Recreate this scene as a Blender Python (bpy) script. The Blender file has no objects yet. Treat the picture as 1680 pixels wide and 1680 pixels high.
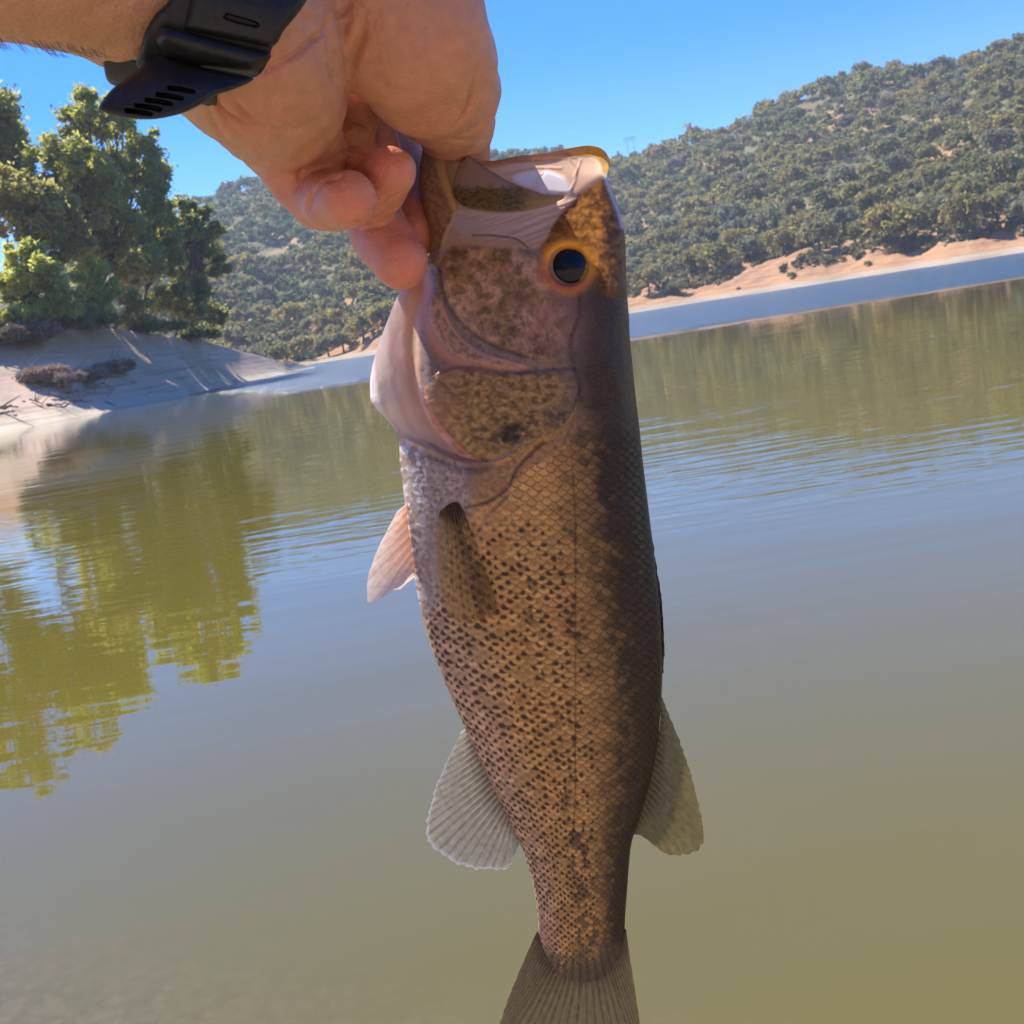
import bpy, math, random
import numpy as np
from mathutils import Vector
sc = bpy.context.scene
R_ = math.radians
# ------------------------------------------------------------------ camera
FPX = 1722.0
PITCH, ROLL = R_(9.95), R_(9.1)
CAM = np.array([0.0, 0.0, 1.6])
_f = np.array([0, math.cos(PITCH), -math.sin(PITCH)])
_r0 = np.array([1.0, 0, 0]); _u0 = np.array([0, math.sin(PITCH), math.cos(PITCH)])
_R = math.cos(ROLL)*_r0 - math.sin(ROLL)*_u0
_U = math.sin(ROLL)*_r0 + math.cos(ROLL)*_u0
cam = bpy.data.cameras.new('camera'); camo = bpy.data.objects.new('camera', cam)
sc.collection.objects.link(camo); sc.camera = camo
from mathutils import Matrix
camo.matrix_world = Matrix(((_R[0], _U[0], -_f[0], CAM[0]), (_R[1], _U[1], -_f[1], CAM[1]), (_R[2], _U[2], -_f[2], CAM[2]), (0, 0, 0, 1)))
cam.sensor_width = 36.0; cam.lens = 36.0*FPX/1680.0
cam.clip_start = 0.02; cam.clip_end = 20000
cam.dof.use_dof = True; cam.dof.focus_distance = 0.365; cam.dof.aperture_fstop = 60
# ------------------------------------------------------------------ light
SUN_EL, SUN_AZ = R_(53), R_(-44)          # azimuth from +Y, negative = to the left
S = np.array([math.sin(SUN_AZ)*math.cos(SUN_EL), math.cos(SUN_AZ)*math.cos(SUN_EL), math.sin(SUN_EL)])
world = bpy.data.worlds.new('World'); sc.world = world; world.use_nodes = True
wn = world.node_tree.nodes; wl = world.node_tree.links
bg = wn['Background']; sky = wn.new('ShaderNodeTexSky'); sky.sky_type = 'NISHITA'; sky.sun_disc = False
sky.sun_elevation = SUN_EL; sky.sun_rotation = SUN_AZ
sky.altitude = 900; sky.air_density = 1.0; sky.dust_density = 0.15; sky.ozone_density = 3.5
hs = wn.new('ShaderNodeHueSaturation'); hs.inputs['Saturation'].default_value = 1.55; hs.inputs['Hue'].default_value = 0.517
wl.new(sky.outputs[0], hs.inputs['Color']); wl.new(hs.outputs[0], bg.inputs[0]); bg.inputs[1].default_value = 0.122
sun = bpy.data.lights.new('sun', 'SUN'); suno = bpy.data.objects.new('sun', sun); sc.collection.objects.link(suno)
sun.energy = 4.9; sun.angle = R_(0.5); sun.color = (1.0, 0.93, 0.84)
suno.rotation_euler = Vector(S).to_track_quat('Z', 'Y').to_euler()
sc.view_settings.view_transform = 'Standard'; sc.view_settings.look = 'None'
sc.view_settings.exposure = 0.95; sc.view_settings.gamma = 1.0
sc.render.engine = 'CYCLES'
sc.cycles.max_bounces = 7; sc.cycles.diffuse_bounces = 3; sc.cycles.glossy_bounces = 3
sc.cycles.transmission_bounces = 4; sc.cycles.transparent_max_bounces = 8; sc.cycles.caustics_reflective = False
sc.cycles.use_denoising = True

# ------------------------------------------------------------------ helpers
def ray(px, py):
    px = np.asarray(px, float); py = np.asarray(py, float)
    a = (px-840)/FPX; b = (840-py)/FPX
    return _f + a[..., None]*_R + b[..., None]*_U
def P(px, py, d): return CAM + ray(px, py)*np.asarray(d, float)[..., None]
def azel(px, py):
    d = ray(px, py); return np.arctan2(d[..., 0], d[..., 1]), np.arctan2(d[..., 2], np.hypot(d[..., 0], d[..., 1]))
def ground(px, py, z=0.0):
    d = ray(px, py); return CAM + d*((z-CAM[2])/d[..., 2])[..., None]
def smooth(a, b, x):
    t = np.clip((x-a)/(b-a), 0, 1); return t*t*(3-2*t)
def lerp(a, b, t): return a+(b-a)*t

def _hash(ix, iy, iz, seed):
    h = (ix.astype(np.int64)*374761393 + iy.astype(np.int64)*668265263 + iz.astype(np.int64)*2147483647 + seed*1274126177) & 0xffffffff
    h = ((h ^ (h >> 13))*1274126177) & 0xffffffff
    h = h ^ (h >> 16)
    return (h & 0xffff)/65535.0
def vnoise(x, y, seed=0, z=None):
    x = np.asarray(x, float); y = np.asarray(y, float)
    ix = np.floor(x); iy = np.floor(y); fx = x-ix; fy = y-iy
    fx = fx*fx*(3-2*fx); fy = fy*fy*(3-2*fy); zz = np.zeros_like(ix)+seed
    a = _hash(ix, iy, zz, seed); b = _hash(ix+1, iy, zz, seed); c = _hash(ix, iy+1, zz, seed); d = _hash(ix+1, iy+1, zz, seed)
    gx = x-ix; gy = y-iy; T = 6.2831853
    def g(h, ox, oy): return np.cos(h*T)*(gx-ox)+np.sin(h*T)*(gy-oy)
    v = (g(a, 0, 0)*(1-fx)+g(b, 1, 0)*fx)*(1-fy)+(g(c, 0, 1)*(1-fx)+g(d, 1, 1)*fx)*fy
    return np.clip(.5+v*.95, 0, 1)
def fbm(x, y, oct=4, seed=0):
    s = 0; a = 0.5; n = 0
    for k in range(oct):
        ca, sa = math.cos(.7+k*1.1+seed), math.sin(.7+k*1.1+seed); f = 2.03**k
        s = s+a*vnoise((x*ca-y*sa)*f+k*3.7, (x*sa+y*ca)*f+k*1.9, seed+k*7); n += a; a *= 0.5
    return s/n
def worley(x, y, seed=0):
    ix = np.floor(x); iy = np.floor(y); f1 = np.full(np.shape(x), 9.0); f2 = f1.copy(); cid = np.zeros(np.shape(x))
    for i in (-1, 0, 1):
        for j in (-1, 0, 1):
            cx = ix+i; cy = iy+j; z = np.zeros_like(cx)
            px = cx+_hash(cx, cy, z, seed+11); py = cy+_hash(cx, cy, z, seed+23)
            d = np.hypot(px-x, py-y); h = _hash(cx, cy, z, seed+37)
            nw = d < f1; f2 = np.where(nw, f1, np.minimum(f2, d)); cid = np.where(nw, h, cid); f1 = np.where(nw, d, f1)
    return f1, f2, cid

def mesh_np(name, verts, faces, col=None, smooth_=True, attrs=None):
    me = bpy.data.meshes.new(name); verts = np.asarray(verts, np.float32); faces = np.asarray(faces, np.int32)
    n = len(verts); m = len(faces); k = faces.shape[1]
    me.vertices.add(n); me.vertices.foreach_set('co', verts.ravel())
    me.loops.add(m*k); me.loops.foreach_set('vertex_index', faces.ravel())
    me.polygons.add(m); me.polygons.foreach_set('loop_start', np.arange(0, m*k, k, dtype=np.int32))
    try: me.polygons.foreach_set('loop_total', np.full(m, k, dtype=np.int32))
    except Exception: pass
    me.update(calc_edges=True); me.validate(clean_customdata=False)
    if smooth_: me.polygons.foreach_set('use_smooth', np.ones(len(me.polygons), bool))
    if col is not None:
        a = me.color_attributes.new('Col', 'FLOAT_COLOR', 'POINT')
        c = np.ones((n, 4), np.float32); c[:, :3] = np.clip(col, 0.0, 1); a.data.foreach_set('color', c.ravel())
    for kk, v in (attrs or {}).items():
        a = me.attributes.new(kk, 'FLOAT', 'POINT'); a.data.foreach_set('value', np.asarray(v, np.float32))
    return me
def link(name, me, mat=None, parent=None, loc=None):
    o = bpy.data.objects.new(name, me); sc.collection.objects.link(o)
    if mat is not None and me is not None:
        me.materials.clear(); me.materials.append(mat)
    if loc is not None: o.location = loc
    if parent is not None: o.parent = parent
    return o
def tag(o, label=None, cat=None, group=None, kind=None):
    if label: o['label'] = label
    if cat: o['category'] = cat
    if group: o['group'] = group
    if kind: o['kind'] = kind
    return o
def empty(name, loc, label, cat, group=None):
    o = bpy.data.objects.new(name, None); sc.collection.objects.link(o); o.location = loc; o.empty_display_size = .1
    return tag(o, label, cat, group)

def grid_faces(nr, nc, wrap=False):
    i = np.arange(nr-1)[:, None]; j = np.arange(nc if wrap else nc-1)[None, :]
    a = i*nc+j; b = i*nc+(j+1) % nc; c = (i+1)*nc+(j+1) % nc; d = (i+1)*nc+j
    return np.stack([a, b, c, d], -1).reshape(-1, 4)

def tube_arrays(pts, rad, n=8, cap=True):
    pts = np.asarray(pts, float); rad = np.asarray(rad, float); m = len(pts)
    t = np.gradient(pts, axis=0); t /= np.linalg.norm(t, axis=1)[:, None]+1e-12
    ref = np.array([0.31, 0.17, 0.93]) if abs(t[0][2]) < 0.8 else np.array([0.93, 0.2, 0.1])
    a = np.cross(t, ref); a /= np.linalg.norm(a, axis=1)[:, None]+1e-12; b = np.cross(t, a)
    th = np.arange(n)*2*np.pi/n
    v = pts[:, None]+rad[:, None, None]*(a[:, None]*np.cos(th)[None, :, None]+b[:, None]*np.sin(th)[None, :, None])
    return v.reshape(-1, 3), grid_faces(m, n, True)
class Acc:
    def __init__(s): s.v = []; s.f = []; s.n = 0; s.c = []
    def add(s, v, f, c=None):
        s.v.append(v); s.f.append(f+s.n); s.n += len(v)
        if c is not None: s.c.append(np.broadcast_to(np.asarray(c, float), (len(v), 3)))
    def mesh(s, name, smooth_=True):
        return mesh_np(name, np.concatenate(s.v), np.concatenate(s.f), np.concatenate(s.c) if s.c else None, smooth_)

def mat_new(name):
    m = bpy.data.materials.new(name); m.use_nodes = True; nt = m.node_tree; b = nt.nodes['Principled BSDF']
    return m, nt.nodes, nt.links, b
def noise(n, l, scale, detail=4, coord='Object', rough=0.55, vec=None):
    t = n.new('ShaderNodeTexNoise'); t.inputs['Scale'].default_value = scale; t.inputs['Detail'].default_value = detail; t.inputs['Roughness'].default_value = rough
    if vec is not None: l.new(vec, t.inputs['Vector'])
    elif coord:
        c = n.new('ShaderNodeTexCoord'); l.new(c.outputs[coord], t.inputs['Vector'])
    return t
def ramp(n, l, src, stops):
    r = n.new('ShaderNodeValToRGB'); e = r.color_ramp.elements
    while len(e) > 1: e.remove(e[-1])
    e[0].position = stops[0][0]; e[0].color = (*stops[0][1], 1)
    for p, c in stops[1:]:
        x = e.new(p); x.color = (*c, 1)
    l.new(src, r.inputs[0]); return r
def bump(n, l, src, b, strength, dist):
    k = n.new('ShaderNodeBump'); k.inputs['Strength'].default_value = strength; k.inputs['Distance'].default_value = dist
    l.new(src, k.inputs['Height']); l.new(k.outputs[0], b.inputs['Normal']); return k
def mixc(n, l, a, b, fac, mode='MIX'):
    m = n.new('ShaderNodeMix'); m.data_type = 'RGBA'; m.blend_type = mode
    for s_, v in ((m.inputs[6], a), (m.inputs[7], b)):
        if hasattr(v, 'links') or hasattr(v, 'is_linked'): l.new(v, s_)
        else: s_.default_value = (*v, 1)
    if isinstance(fac, (int, float)): m.inputs[0].default_value = fac
    else: l.new(fac, m.inputs[0])
    return m.outputs[2]
def maths(n, l, op, a, b=0.0, c=0.0):
    m = n.new('ShaderNodeMath'); m.operation = op
    for i, v in enumerate((a, b, c)):
        if isinstance(v, (int, float)): m.inputs[i].default_value = v
        else: l.new(v, m.inputs[i])
    return m.outputs[0]

# ================================================================== SETTING
# ---- lake
def water_mat():
    m, n, l, b = mat_new('lake_water')
    g = n.new('ShaderNodeNewGeometry'); sp = n.new('ShaderNodeSeparateXYZ'); l.new(g.outputs['Position'], sp.inputs[0])
    Y = sp.outputs[1]
    b.inputs['Roughness'].default_value = 0.02; b.inputs['IOR'].default_value = 1.62
    # body colour: silty olive, browner and paler in the shallows at the near left
    n1 = noise(n, l, 0.22, 3, None, vec=g.outputs['Position'])
    base = mixc(n, l, (0.105, 0.092, 0.012), (0.150, 0.118, 0.020), n1.outputs[0])
    mp = n.new('ShaderNodeMapping'); l.new(g.outputs['Position'], mp.inputs[0])
    # shallow gravel showing through at near left
    sh = maths(n, l, 'ADD', maths(n, l, 'MULTIPLY', sp.outputs[0], -0.5), maths(n, l, 'MULTIPLY', Y, -1.0))
    shm = n.new('ShaderNodeMapRange'); shm.interpolation_type = 'SMOOTHSTEP'; shm.inputs[1].default_value = -2.45; shm.inputs[2].default_value = -1.35; l.new(sh, shm.inputs[0])
    v1 = noise(n, l, 26, 6, None, 0.7, vec=g.outputs['Position'])
    gr = ramp(n, l, v1.outputs[0], [(0.32, (0.11, 0.085, 0.045)), (0.55, (0.20, 0.14, 0.08)), (0.72, (0.36, 0.24, 0.14))])
    vr = n.new('ShaderNodeTexVoronoi'); vr.inputs['Scale'].default_value = 24; l.new(g.outputs['Position'], vr.inputs[0]); pb = ramp(n, l, vr.outputs['Color'], [(.2, (.55, .55, .55)), (.6, (1, 1, 1)), (.95, (1.0, .92, .8))])
    grm = mixc(n, l, gr.outputs[0], pb.outputs[0], .75, 'MULTIPLY'); pd = ramp(n, l, vr.outputs['Distance'], [(.35, (1, 1, 1)), (.75, (.55, .55, .55))]); grm = mixc(n, l, grm, pd.outputs[0], .6, 'MULTIPLY')
    base2 = mixc(n, l, base, grm, maths(n, l, 'MULTIPLY', shm.outputs[0], 0.5))
    l.new(base2, b.inputs['Base Color'])
    # ripples: height fields of several sizes, masked into bands by distance
    def wav(sx, sy, scale, det, rough=0.5):
        k = n.new('ShaderNodeMapping'); k.inputs['Scale'].default_value = (sx, sy, 1); l.new(g.outputs['Position'], k.inputs[0])
        return noise(n, l, scale, det, None, rough, vec=k.outputs[0]).outputs[0]
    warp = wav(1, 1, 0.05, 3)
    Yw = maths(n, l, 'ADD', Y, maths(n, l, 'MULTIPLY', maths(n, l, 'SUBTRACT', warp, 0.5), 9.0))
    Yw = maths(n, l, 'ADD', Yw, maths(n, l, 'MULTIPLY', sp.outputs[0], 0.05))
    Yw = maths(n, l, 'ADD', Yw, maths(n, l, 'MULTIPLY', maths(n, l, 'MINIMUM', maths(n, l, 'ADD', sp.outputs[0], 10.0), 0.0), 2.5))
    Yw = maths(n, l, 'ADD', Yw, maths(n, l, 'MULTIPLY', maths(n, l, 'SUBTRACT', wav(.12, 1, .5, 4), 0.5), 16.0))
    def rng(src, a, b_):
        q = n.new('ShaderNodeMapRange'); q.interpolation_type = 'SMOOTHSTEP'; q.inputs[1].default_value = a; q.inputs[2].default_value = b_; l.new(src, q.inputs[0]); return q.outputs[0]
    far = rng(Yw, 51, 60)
    # near ripple band
    Yn = maths(n, l, 'ADD', Y, maths(n, l, 'MULTIPLY', maths(n, l, 'SUBTRACT', wav(0.5, 1, 0.35, 3), 0.5), 5.0))
    band = maths(n, l, 'MULTIPLY', rng(Yn, 6.2, 9.5), maths(n, l, 'SUBTRACT', 1.0, rng(Yn, 13, 19)))
    patch = rng(wav(.35, .8, .22, 3), .40, .58); band = maths(n, l, 'MULTIPLY', band, maths(n, l, 'ADD', .25, maths(n, l, 'MULTIPLY', patch, .9)))
    swell = wav(0.30, 1.0, 0.9, 2)
    rip = wav(0.22, 1.0, 4.2, 2)
    chop = wav(0.6, 1.0, 2.2, 4, 0.6)
    h = maths(n, l, 'MULTIPLY', swell, 0.010)
    h = maths(n, l, 'ADD', h, maths(n, l, 'MULTIPLY', maths(n, l, 'MULTIPLY', rip, band), 0.0085))
    h = maths(n, l, 'ADD', h, maths(n, l, 'MULTIPLY', rip, 0.0016)); h = maths(n, l, 'ADD', h, maths(n, l, 'MULTIPLY', maths(n, l, 'MULTIPLY', wav(.5, 1, 9.0, 2), rng(wav(.5, .8, .5, 3), .45, .65)), 0.0006))
    h = maths(n, l, 'ADD', h, maths(n, l, 'MULTIPLY', maths(n, l, 'MULTIPLY', chop, far), 0.75))
    k = n.new('ShaderNodeBump'); k.inputs['Strength'].default_value = 1.0; k.inputs['Distance'].default_value = 1.0
    l.new(h, k.inputs['Height']); l.new(k.outputs[0], b.inputs['Normal'])
    sky_tinted = mixc(n, l, base2, (0.03, 0.085, 0.14), far); l.new(sky_tinted, b.inputs['Base Color'])  # far band coloured bluer to imitate reflected sky
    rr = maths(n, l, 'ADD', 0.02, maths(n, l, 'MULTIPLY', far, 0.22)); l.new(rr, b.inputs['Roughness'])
    return m
wv = np.array([[-750, -60, 0], [750, -60, 0], [750, 1000, 0], [-750, 1000, 0]], float)
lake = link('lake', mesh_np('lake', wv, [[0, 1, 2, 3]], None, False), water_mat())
tag(lake, 'calm olive lake water mirroring the hills', kind='structure')
bed = link('lakebed', mesh_np('lakebed', np.array([[-755, -255, -6.4], [755, -255, -6.4], [755, 1005, -6.4], [-755, 1005, -6.4]], float), [[0, 1, 2, 3]], None, False), None); tag(bed, kind='structure')
mb, n, l, b = mat_new('silt'); b.inputs['Base Color'].default_value = (.12, .10, .06, 1); nz = noise(n, l, .3); rp = ramp(n, l, nz.outputs[0], [(.3, (.09, .075, .045)), (.7, (.15, .12, .07))]); l.new(rp.outputs[0], b.inputs['Base Color']); bed.data.materials.append(mb)

# ---- terrain material
def terrain_mat(name, soil_a, soil_b, gravel, scrub_a, scrub_b, z_gravel, z_scrub, sc_=1.0, grass=None):
    m, n, l, b = mat_new(name); b.inputs['Roughness'].default_value = 0.95; b.inputs['Specular IOR Level'].default_value = 0.15
    g = n.new('ShaderNodeNewGeometry'); sp = n.new('ShaderNodeSeparateXYZ'); l.new(g.outputs['Position'], sp.inputs[0])
    pos = g.outputs['Position']
    big = noise(n, l, 0.05*sc_, 5, None, .6, vec=pos); mid = noise(n, l, 0.35*sc_, 6, None, .65, vec=pos); fine = noise(n, l, 3.0*sc_, 6, None, .7, vec=pos)
    soil = mixc(n, l, soil_a, soil_b, mid.outputs[0])
    soil = mixc(n, l, soil, (0.5, 0.5, 0.5), maths(n, l, 'MULTIPLY', maths(n, l, 'SUBTRACT', fine.outputs[0], 0.4), 0.9), 'OVERLAY')
    zz = maths(n, l, 'ADD', sp.outputs[2], maths(n, l, 'MULTIPLY', maths(n, l, 'SUBTRACT', mid.outputs[0], .5), z_gravel*1.2))
    r1 = n.new('ShaderNodeMapRange'); r1.inputs[1].default_value = z_gravel*.75; r1.inputs[2].default_value = z_gravel*1.25; l.new(zz, r1.inputs[0])
    grv = mixc(n, l, gravel, tuple(x*.72 for x in gravel), fine.outputs[0])
    mps = n.new('ShaderNodeMapping'); mps.inputs['Scale'].default_value = (.06, .06, 3.2); l.new(pos, mps.inputs[0]); strata = noise(n, l, 1.0, 5, None, .7, vec=mps.outputs[0])
    c = mixc(n, l, grv, soil, r1.outputs[0])
    st = ramp(n, l, strata.outputs[0], [(.36, (.55, .52, .50)), (.50, (1, 1, 1)), (.66, (1, .97, .93))]); c = mixc(n, l, c, st.outputs[0], .75, 'MULTIPLY')
    if grass:
        gm = ramp(n, l, big.outputs[0], [(.5, (0, 0, 0)), (.6, (1, 1, 1))]); c = mixc(n, l, c, grass, maths(n, l, 'MULTIPLY', gm.outputs[0], .35))
    z2 = maths(n, l, 'ADD', sp.outputs[2], maths(n, l, 'MULTIPLY', maths(n, l, 'SUBTRACT', big.outputs[0], .5), z_scrub*1.3))
    r2 = n.new('ShaderNodeMapRange'); r2.inputs[1].default_value = z_scrub*.8; r2.inputs[2].default_value = z_scrub*1.3; l.new(z2, r2.inputs[0])
    scr = mixc(n, l, scrub_a, scrub_b, mid.outputs[0])
    sb = ramp(n, l, big.outputs[0], [(.54, (0, 0, 0)), (.62, (1, 1, 1))]); scr = mixc(n, l, scr, soil_a, maths(n, l, 'MULTIPLY', sb.outputs[0], .7))
    c = mixc(n, l, c, scr, r2.outputs[0])
    l.new(c, b.inputs['Base Color'])
    peb = n.new('ShaderNodeTexVoronoi'); peb.inputs['Scale'].default_value = 1.6*sc_; l.new(pos, peb.inputs[0])
    hgt_ = maths(n, l, 'ADD', fine.outputs[0], maths(n, l, 'MULTIPLY', peb.outputs[0], .5)); bump(n, l, hgt_, b, .6, .16/sc_)
    return m

# ---- far hills (real distances; ridge height follows from distance and elevation angle)
ridge_px = np.array([(-700, 560), (-300, 500), (0, 440), (150, 405), (230, 378), (300, 345), (350, 325), (385, 308), (430, 300), (520, 288), (620, 275), (720, 266), (830, 258), (930, 258), (1003, 262), (1040, 262), (1080, 245), (1150, 228), (1200, 222), (1240, 192), (1320, 152), (1395, 127), (1480, 118), (1540, 117), (1600, 97), (1640, 78), (1680, 70), (1800, 40), (2000, 0), (2400, -60)], float)
raz, rel = azel(ridge_px[:, 0], ridge_px[:, 1])
D0k = azel(np.array([-700., 300, 520, 640, 760, 900, 1040, 1200, 1400, 1680, 2400]), 560-.16*(np.array([-700., 300, 520, 640, 760, 900, 1040, 1200, 1400, 1680, 2400])-700))[0]
D0v = np.array([230., 235, 270, 235, 235, 260, 262, 258, 240, 225, 190])
D1v = np.array([560., 600, 640, 620, 600, 600, 590, 540, 500, 460, 420])
def ridge(az):
    el = np.interp(az, raz, rel); D1 = np.interp(az, D0k, D1v); return D1, CAM[2]+D1*np.tan(el)-2.0
def shore(az): return np.interp(az, D0k, D0v)+3*np.sin(az*40)+2*np.sin(az*97+1)
BKk = azel(np.array([-700., 300, 520, 600, 700, 900, 1040, 1120, 1250, 1500, 1680, 2400]), 560-.16*(np.array([-700., 300, 520, 600, 700, 900, 1040, 1120, 1250, 1500, 1680, 2400])-700))[0]
BKv = np.array([1.0, 1.0, 1.2, 5.0, 4.5, 3.0, 3.5, 6.0, 6.8, 6.5, 6.0, 6.0])
def hill_z(az, r):
    D0 = shore(az); D1, H = ridge(az); bank = np.interp(az, BKk, BKv)
    x = az*300
    d = r-D0
    z_b = np.where(d < 0, d*0.12, lerp(0, 0.9, smooth(0, 7, d)) + (bank-.9)*smooth(5, 30, d+4*(fbm(x*.05, r*.05, 3, 5)-.5)))
    z_b = z_b+(fbm(az*D0*.16, r*.22, 4, 31)-.5)*2.6*smooth(6, 18, d)+(fbm(az*D0*.05, r*.05, 2, 32)-.5)*2.4*smooth(10, 26, d)
    t = np.clip((r-D0-26)/(D1-D0-26), 0, 1)
    prof = t**1.12
    gully = (fbm(x*.022, r*.012, 4, 3)-.5)*22*np.sin(np.pi*np.clip(t, 0, 1))**1.0
    z = z_b+(H-bank)*prof + gully*(t > 0)
    back = np.clip((r-D1)/260, 0, 1); z = np.where(r > D1, H*(1-back*back*1.25), z)
    return z
azg = np.linspace(R_(-62), R_(50), 760); rg = np.concatenate([np.linspace(-14, 44, 80), np.linspace(46, 380, 70), np.linspace(388, 520, 12)])
A, RR = np.meshgrid(azg, rg); rr = shore(A)+RR*np.where(RR > 40, (ridge(A)[0]-shore(A))/330.0, 1.0)
rr = np.maximum.accumulate(rr, axis=0)
Z = hill_z(A, rr)
hv = np.stack([np.sin(A)*rr, np.cos(A)*rr, Z], -1).reshape(-1, 3)
hills = link('hills', mesh_np('hills', hv, grid_faces(*A.shape)[:, ::-1]),
    terrain_mat('hill_soil', (.50, .29, .155), (.38, .215, .115), (.46, .38, .28), (.20, .18, .085), (.14, .13, .06), 1.1, 9.5, 0.6))
tag(hills, 'wooded hills across the lake with a bare orange shore', kind='structure')

# ---- the bank the photographer stands on, with unseen slope added to block blue sky
gx = np.concatenate([np.linspace(-260, -30, 24), np.linspace(-28, 28, 60), np.linspace(30, 260, 24)]); gy = np.concatenate([np.linspace(2.2, -12, 40), np.linspace(-14, -240, 40)])
GX, GY = np.meshgrid(gx, gy); GZ = -.045*(GY+.2)+.25*np.clip(-GY-10, 0, 60)+.30*np.clip(-GY-60, 0, 400)+.25*(fbm(GX*.3, GY*.3, 4, 12)-.5)*smooth(0, -6, GY)
GZ = np.where(GY > -.2, -.045*(GY+.2)-.10*np.clip(GY, 0, 3), GZ)
near = link('near_bank_sky_block', mesh_np('near_bank_sky_block', np.stack([GX, GY, GZ], -1).reshape(-1, 3), grid_faces(*GX.shape)), terrain_mat('near_gravel', (.47, .35, .27), (.40, .29, .215), (.44, .36, .27), (.30, .24, .13), (.22, .19, .10), .3, 6.0, 3.0))
tag(near, 'gravel bank behind the camera, with an unseen slope added to block blue sky', kind='structure')

# ---- left spit (near bank)
wl_px = np.array([(-900, 850), (-500, 792), (-200, 742), (0, 709), (100, 691), (200, 670), (300, 650), (400, 627), (470, 613), (520, 602)], float)
wl_w = ground(wl_px[:, 0], wl_px[:, 1]); wl_az = np.arctan2(wl_w[:, 0], wl_w[:, 1]); wl_r = np.hypot(wl_w[:, 0], wl_w[:, 1])
cr_px = np.array([(-900, 560), (-500, 545), (-200, 530), (0, 520), (150, 535), (200, 541), (260, 549), (350, 562), (400, 578), (470, 595), (520, 602)], float)
cr_az, cr_el = azel(cr_px[:, 0], cr_px[:, 1])
cd_v = np.array([22., 22, 22, 22, 21, 20, 18, 15, 12, 6, 1.5])
wr = np.linspace(R_(-48), wl_az[-1]+R_(0.4), 260)
def spit_z(az, r):
    D = np.interp(az, wl_az, wl_r); cd = np.interp(az, cr_az, cd_v); el = np.interp(az, cr_az, cr_el)
    Hc = np.maximum(CAM[2]+(D+cd)*np.tan(el), 0.05)
    fade = np.clip((wl_az[-1]-az)/R_(0.35), 0, 1)
    d = r-D
    t = np.clip(d/cd, 0, 1)
    z = np.where(d < 0, d*.15, Hc*(0.45*t+0.55*t*t) + .35*(fbm(r*.35+az*60*.3, az*60*.8, 4, 9)-.5)*smooth(0, 4, d))
    z = np.where(d > cd, Hc*(1-np.clip((d-cd)/(cd*2.5+6), 0, 1)**1.5*1.5), z)
    return z*np.where(z > 0, fade, 1)-.02*(1-fade)
ts = np.concatenate([np.linspace(-.3, 1.0, 60), np.linspace(1.06, 4.2, 34)])
A2, T2 = np.meshgrid(wr, ts); cdA = np.interp(A2, cr_az, cd_v); r2 = np.interp(A2, wl_az, wl_r)+np.maximum(cdA, 3)*T2
sv = np.stack([np.sin(A2)*r2, np.cos(A2)*r2, spit_z(A2, r2)], -1).reshape(-1, 3)
spit = link('shore', mesh_np('shore', sv, grid_faces(*A2.shape)[:, ::-1]),
    terrain_mat('spit_gravel', (.68, .50, .37), (.56, .40, .29), (.66, .56, .42), (.56, .34, .19), (.46, .27, .15), 1.0, 5.0, 2.2, (.26, .24, .11)))
tag(spit, 'pale gravel spit sloping into the lake', kind='structure')
def on_spit(px, back):           # point on the spit: azimuth of picture column px at the shore, metres behind the waterline
    w = ground(px, np.interp(px, wl_px[:, 0], wl_px[:, 1])); az = math.atan2(w[0], w[1]); r = np.interp(az, wl_az, wl_r)+back
    return np.array([math.sin(az)*r, math.cos(az)*r, float(spit_z(np.array(az), np.array(r)))])

# ================================================================== FOLIAGE
def leaf_mat(name, ca, cb, trans=0.45, cc=None, big=.8):
    m, n, l, b = mat_new(name)
    g = n.new('ShaderNodeNewGeometry'); oi = n.new('ShaderNodeObjectInfo')
    nz = noise(n, l, .35, 3, None, vec=g.outputs['Position'])
    f = maths(n, l, 'ADD', maths(n, l, 'MULTIPLY', g.outputs['Random Per Island'], .55), maths(n, l, 'MULTIPLY', nz.outputs[0], .55))
    c = mixc(n, l, ca, cb, f)
    bigv = noise(n, l, .045, 3, None, vec=g.outputs['Position']); bm_ = ramp(n, l, bigv.outputs[0], [(.42, (0, 0, 0)), (.62, (1, 1, 1))])
    c = mixc(n, l, c, tuple(x*y for x, y in zip(cb, (1.25, 1.08, 1.0))), maths(n, l, 'MULTIPLY', bm_.outputs[0], big))
    if cc: c = mixc(n, l, c, cc, maths(n, l, 'MULTIPLY', oi.outputs['Random'], .6))
    l.new(c, b.inputs['Base Color']); b.inputs['Roughness'].default_value = .55; b.inputs['Specular IOR Level'].default_value = .3
    tr = n.new('ShaderNodeBsdfTranslucent'); hsv = n.new('ShaderNodeHueSaturation'); hsv.inputs['Value'].default_value = 1.5; hsv.inputs['Saturation'].default_value = 1.1; l.new(c, hsv.inputs['Color']); l.new(hsv.outputs[0], tr.inputs[0])
    mx = n.new('ShaderNodeMixShader'); mx.inputs[0].default_value = trans; l.new(b.outputs[0], mx.inputs[1]); l.new(tr.outputs[0], mx.inputs[2]); l.new(mx.outputs[0], n['Material Output'].inputs[0])
    return m
def bark_mat(name, a, b_):
    m, n, l, b = mat_new(name); nz = noise(n, l, 6, 6); r = ramp(n, l, nz.outputs[0], [(.3, a), (.7, b_)]); l.new(r.outputs[0], b.inputs['Base Color']); b.inputs['Roughness'].default_value = .9; bump(n, l, nz.outputs[0], b, .6, .05); return m
M_oak = leaf_mat('oak_leaves', (.115, .130, .045), (.215, .215, .080), .5, (.23, .20, .10))
M_hill = leaf_mat('hill_leaves', (.125, .140, .050), (.235, .230, .090), .5)
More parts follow.
